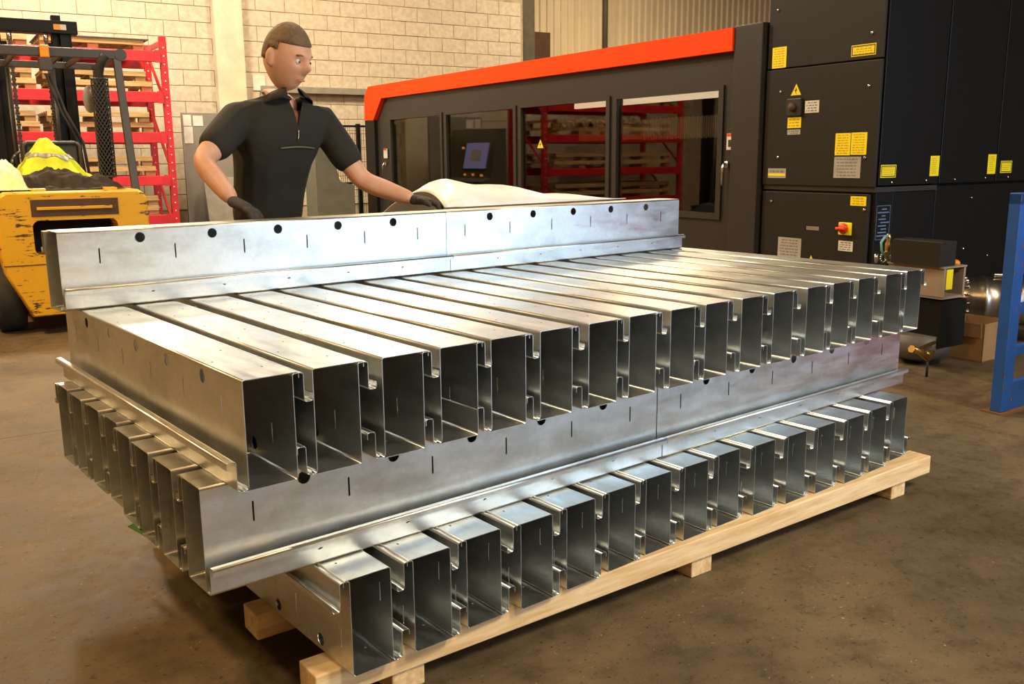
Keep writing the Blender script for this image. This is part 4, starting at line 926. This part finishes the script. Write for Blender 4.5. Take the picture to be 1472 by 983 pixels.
remesh([grow(hrm, 0.004)], 'work_glove', 'glove_grey', 0.005, wk, 2); remesh([grow(hlm, 0.004)], 'work_glove', 'glove_grey', 0.005, wk, 2)
# shirt: torso and short sleeves a little wider than the body
sv = [jv('pel', (0.168, 0.128)), jv('sp1', (0.165, 0.126)), jv('sp2', (0.174, 0.130)), jv('chest', (0.170, 0.126)), jv('nb', (0.112, 0.106)), jv('sr', 0.084), jv('sl', 0.084)]
for (a, b, t, r) in (('sr', 'er', .45, .074), ('sr', 'er', .82, .072), ('sl', 'el', .45, .074), ('sl', 'el', .82, .072)):
    p = wv(*mid(a, b, t)); sv.append((p[0], p[1], p[2], r))
sv.append((*wv(1.0, 1.80, 1.61), 0.078)); se = [(4, 11), (0, 1), (1, 2), (2, 3), (3, 4), (3, 5), (5, 7), (7, 8), (3, 6), (6, 9), (9, 10)]
shirt = remesh([skin_mesh('shirt', sv, se)], 'polo_shirt', 'black_polo', 0.007, wk, 4)
# neckline and open zip V: cut along planes, then drop the faces inside
bm = bmesh.new(); bm.from_mesh(shirt.data)
nk0 = Vector(wv(1.0, 1.812, 1.578)); pn = Vector((0, 0.35, 1)).normalized(); vb = Vector(wv(1.028, 1.75, 1.465))
pl1, pl2 = Vector((0.97, 0, -0.26)), Vector((-0.97, 0, -0.26))       # the two flanks of the V
for (co, no) in ((nk0, pn), (vb, pl1), (vb, pl2)):
    bmesh.ops.bisect_plane(bm, geom=bm.verts[:]+bm.edges[:]+bm.faces[:], dist=1e-5, plane_co=co, plane_no=no)
kill = []
for f in bm.faces:
    c = f.calc_center_median()
    if (c-nk0).dot(pn) > 0: kill.append(f)
    elif (c-vb).dot(pl1) < 0 and (c-vb).dot(pl2) < 0 and c.y < nk0.y+0.03 and c.z > vb.z: kill.append(f)
bmesh.ops.delete(bm, geom=kill, context='FACES'); bm.to_mesh(shirt.data); bm.free()
cl_ = MB(); rows = []
for k in range(33):
    a = R(20+320*k/32)                      # measured from the throat, gap towards the zip
    dx_, dy_ = math.sin(a), -math.cos(a)
    def cp(r_, dz): return cl_.bm.verts.new((nk0.x+0.008+dx_*r_, nk0.y-0.008+dy_*r_*1.05, nk0.z-0.35*(dy_*r_)+dz))
    rows.append((cp(0.084, -0.020), cp(0.077, -0.004), cp(0.072, 0.010), cp(0.076, 0.014), cp(0.092, -0.004), cp(0.114, -0.036)))
for a, b in zip(rows, rows[1:]):
    for q in range(5):
        f = cl_.bm.faces.new((a[q], b[q], b[q+1], a[q+1])); f.smooth = True
co_l = cl_.build('collar', 'black_polo', shirt); md = co_l.modifiers.new('cloth', 'SOLIDIFY'); md.thickness = 0.0025
# chest piping, snapped onto the shirt front
from mathutils.bvhtree import BVHTree
bmt = bmesh.new(); bmt.from_mesh(shirt.data); tree = BVHTree.FromBMesh(bmt)
for v in body_o.data.vertices:              # keep the chest and shoulders under the cloth
    if abs(v.co.x) < 0.2 and 1.0 < v.co.z < 1.59:
        lo_, no_, ix_, ds_ = tree.find_nearest(v.co, 0.05)
        if lo_ is not None and (v.co-lo_).dot(no_) > -0.006 and (v.co-lo_).length < abs((v.co-lo_).dot(no_))*1.3+0.002: v.co = lo_-no_*0.008
def snap(x, z, off=0.004):
    h = tree.ray_cast(Vector((x, -1.0, z)), Vector((0, 1, 0)))
    return (h[0]+Vector((0, -off, 0))) if h[0] else Vector((x, -0.2, z))
MB().tube([snap(-0.03+0.016*k, 1.375+0.006*math.sin(k/10*3)) for k in range(11)], 0.004, 6).build('chest_piping', 'green_piping', shirt)
MB().tube([snap(0.048, 1.45-0.010*k) for k in range(5)], 0.003, 6).build('zip', 'chrome', shirt)
bmt.free()
tv = [jv('pel', (0.165, 0.125)), jv('hpr', 0.105), jv('kr', 0.08), (*wv(J['ar'][0], J['ar'][1]-0.01, 0.14), 0.068), jv('hpl', 0.105), jv('kl', 0.08), (*wv(J['al'][0], J['al'][1]-0.01, 0.14), 0.068), (*wv(0.98, 1.99, 1.03), (0.16, 0.12))]
remesh([skin_mesh('t', tv, [(0, 1), (1, 2), (2, 3), (0, 4), (4, 5), (5, 6), (0, 7)])], 'work_trousers', 'dark_trousers', 0.01, wk, 3)
for k in ('ar', 'al'):
    x, y, z = wv(*J[k])
    bmv_ = skin_mesh('b', [(x, y+0.03, 0.055, 0.05), (x, y-0.08, 0.05, (0.05, 0.042)), (x, y-0.19, 0.042, (0.046, 0.034)), (x, y, 0.17, 0.058)], [(0, 1), (1, 2), (0, 3)], 0, 2)
    zmin = min(v.co.z for v in bmv_.vertices)
    for v in bmv_.vertices: v.co.z = max(v.co.z, 0.003)
    bmv_.materials.append(MATS['boot_leather'])
    for p in bmv_.polygons: p.use_smooth = True
    link('work_boot', bmv_, wk)
# hair cap, eyes, brows, lips
bm = bmesh.new(); bmesh.ops.create_uvsphere(bm, u_segments=40, v_segments=28, radius=1)
bmesh.ops.delete(bm, geom=[v for v in bm.verts if v.co.z < (0.42 if v.co.y < -0.25 else (-0.15 if v.co.y > 0.25 else 0.12))], context='VERTS')
for v in bm.verts: v.co = Vector((v.co.x*0.0805, v.co.y*0.1005, v.co.z*0.128)) + Vector((0, 0, 0.0))
geo = bmesh.ops.extrude_face_region(bm, geom=bm.faces[:])
for v in [g_ for g_ in geo['geom'] if isinstance(g_, bmesh.types.BMVert)]: v.co *= 0.94
bmesh.ops.transform(bm, matrix=HM, verts=bm.verts[:])
for f in bm.faces: f.smooth = True
me = bpy.data.meshes.new('hair'); bm.to_mesh(me); bm.free(); me.materials.append(MATS['hair']); link('hair', me, wk)
for s in (-1, 1):
    ey = MB().lathe([(0, -0.011), (0.007, -0.009), (0.011, 0), (0.007, 0.009), (0, 0.011)], 16, HM @ Matrix.Translation((s*0.031, -0.076, -0.002))).build('eye', 'eye_white', wk)
    MB().lathe([(0, 0), (0.005, 0), (0.004, 0.0015), (0, 0.002)], 12, HM @ Matrix.Translation((s*0.031, -0.0862, -0.002)) @ Matrix.Rotation(R(90), 4, 'X')).build('iris', 'iris', ey)
    MB().tube([tuple(HM @ Vector((s*(0.017+0.009*k), -0.0945+0.0035*k+ (0.004 if k > 2 else 0), 0.019+0.003*math.sin(k)))) for k in range(4)], 0.0035, 6).build('eyebrow', 'hair', wk)

MB().tube([tuple(HM @ Vector((0.007*k, -0.0865 + 0.0009*k*k, -0.068))) for k in range(-3, 4)], [0.0015, 0.003, 0.0038, 0.0038, 0.0038, 0.003, 0.0015], 6).build('lips', 'lip', wk)

# ------------------------------------------------------------------ white sheet in the worker's hand, standing in for a bright moving steel section
bm = bmesh.new(); nx, ny = 40, 14; grid = []
for i in range(nx+1):
    t = i/nx; x = 1.535+1.12*t; row = []
    rid = (0.55+0.45*min(1, t/0.09))*0.120*math.exp(-((t-0.10)/0.30)**2) + 0.05*math.exp(-((t-0.55)/0.25)**2)
    for j in range(ny+1):
        s = j/ny; y = 1.405+0.62*s - 0.05*math.sin(t*5)*s + 0.03*t
        z = 1.122 + (rid+0.012*math.sin(t*17+3*s)) * math.sin(math.pi*min(1, s*1.15+0.0))**0.8 - 0.06*s*s*(1+t)
        if i < 3: y = y*0.9+0.1*1.6
        row.append(bm.verts.new((x+0.04*math.sin(s*4), y, z)))
    grid.append(row)
for i in range(nx):
    for j in range(ny):
        f = bm.faces.new((grid[i][j], grid[i+1][j], grid[i+1][j+1], grid[i][j+1])); f.smooth = True
me = bpy.data.meshes.new('white_stand_in'); bm.to_mesh(me); bm.free(); me.materials.append(MATS['stand_in_white'])
ws = link('white_stand_in', me); md = ws.modifiers.new('gauge', 'SOLIDIFY'); md.thickness = 0.003; md.offset = 1
tag(ws, 'white sheet standing in for a bright steel section moved by the gloved man', 'sheet')
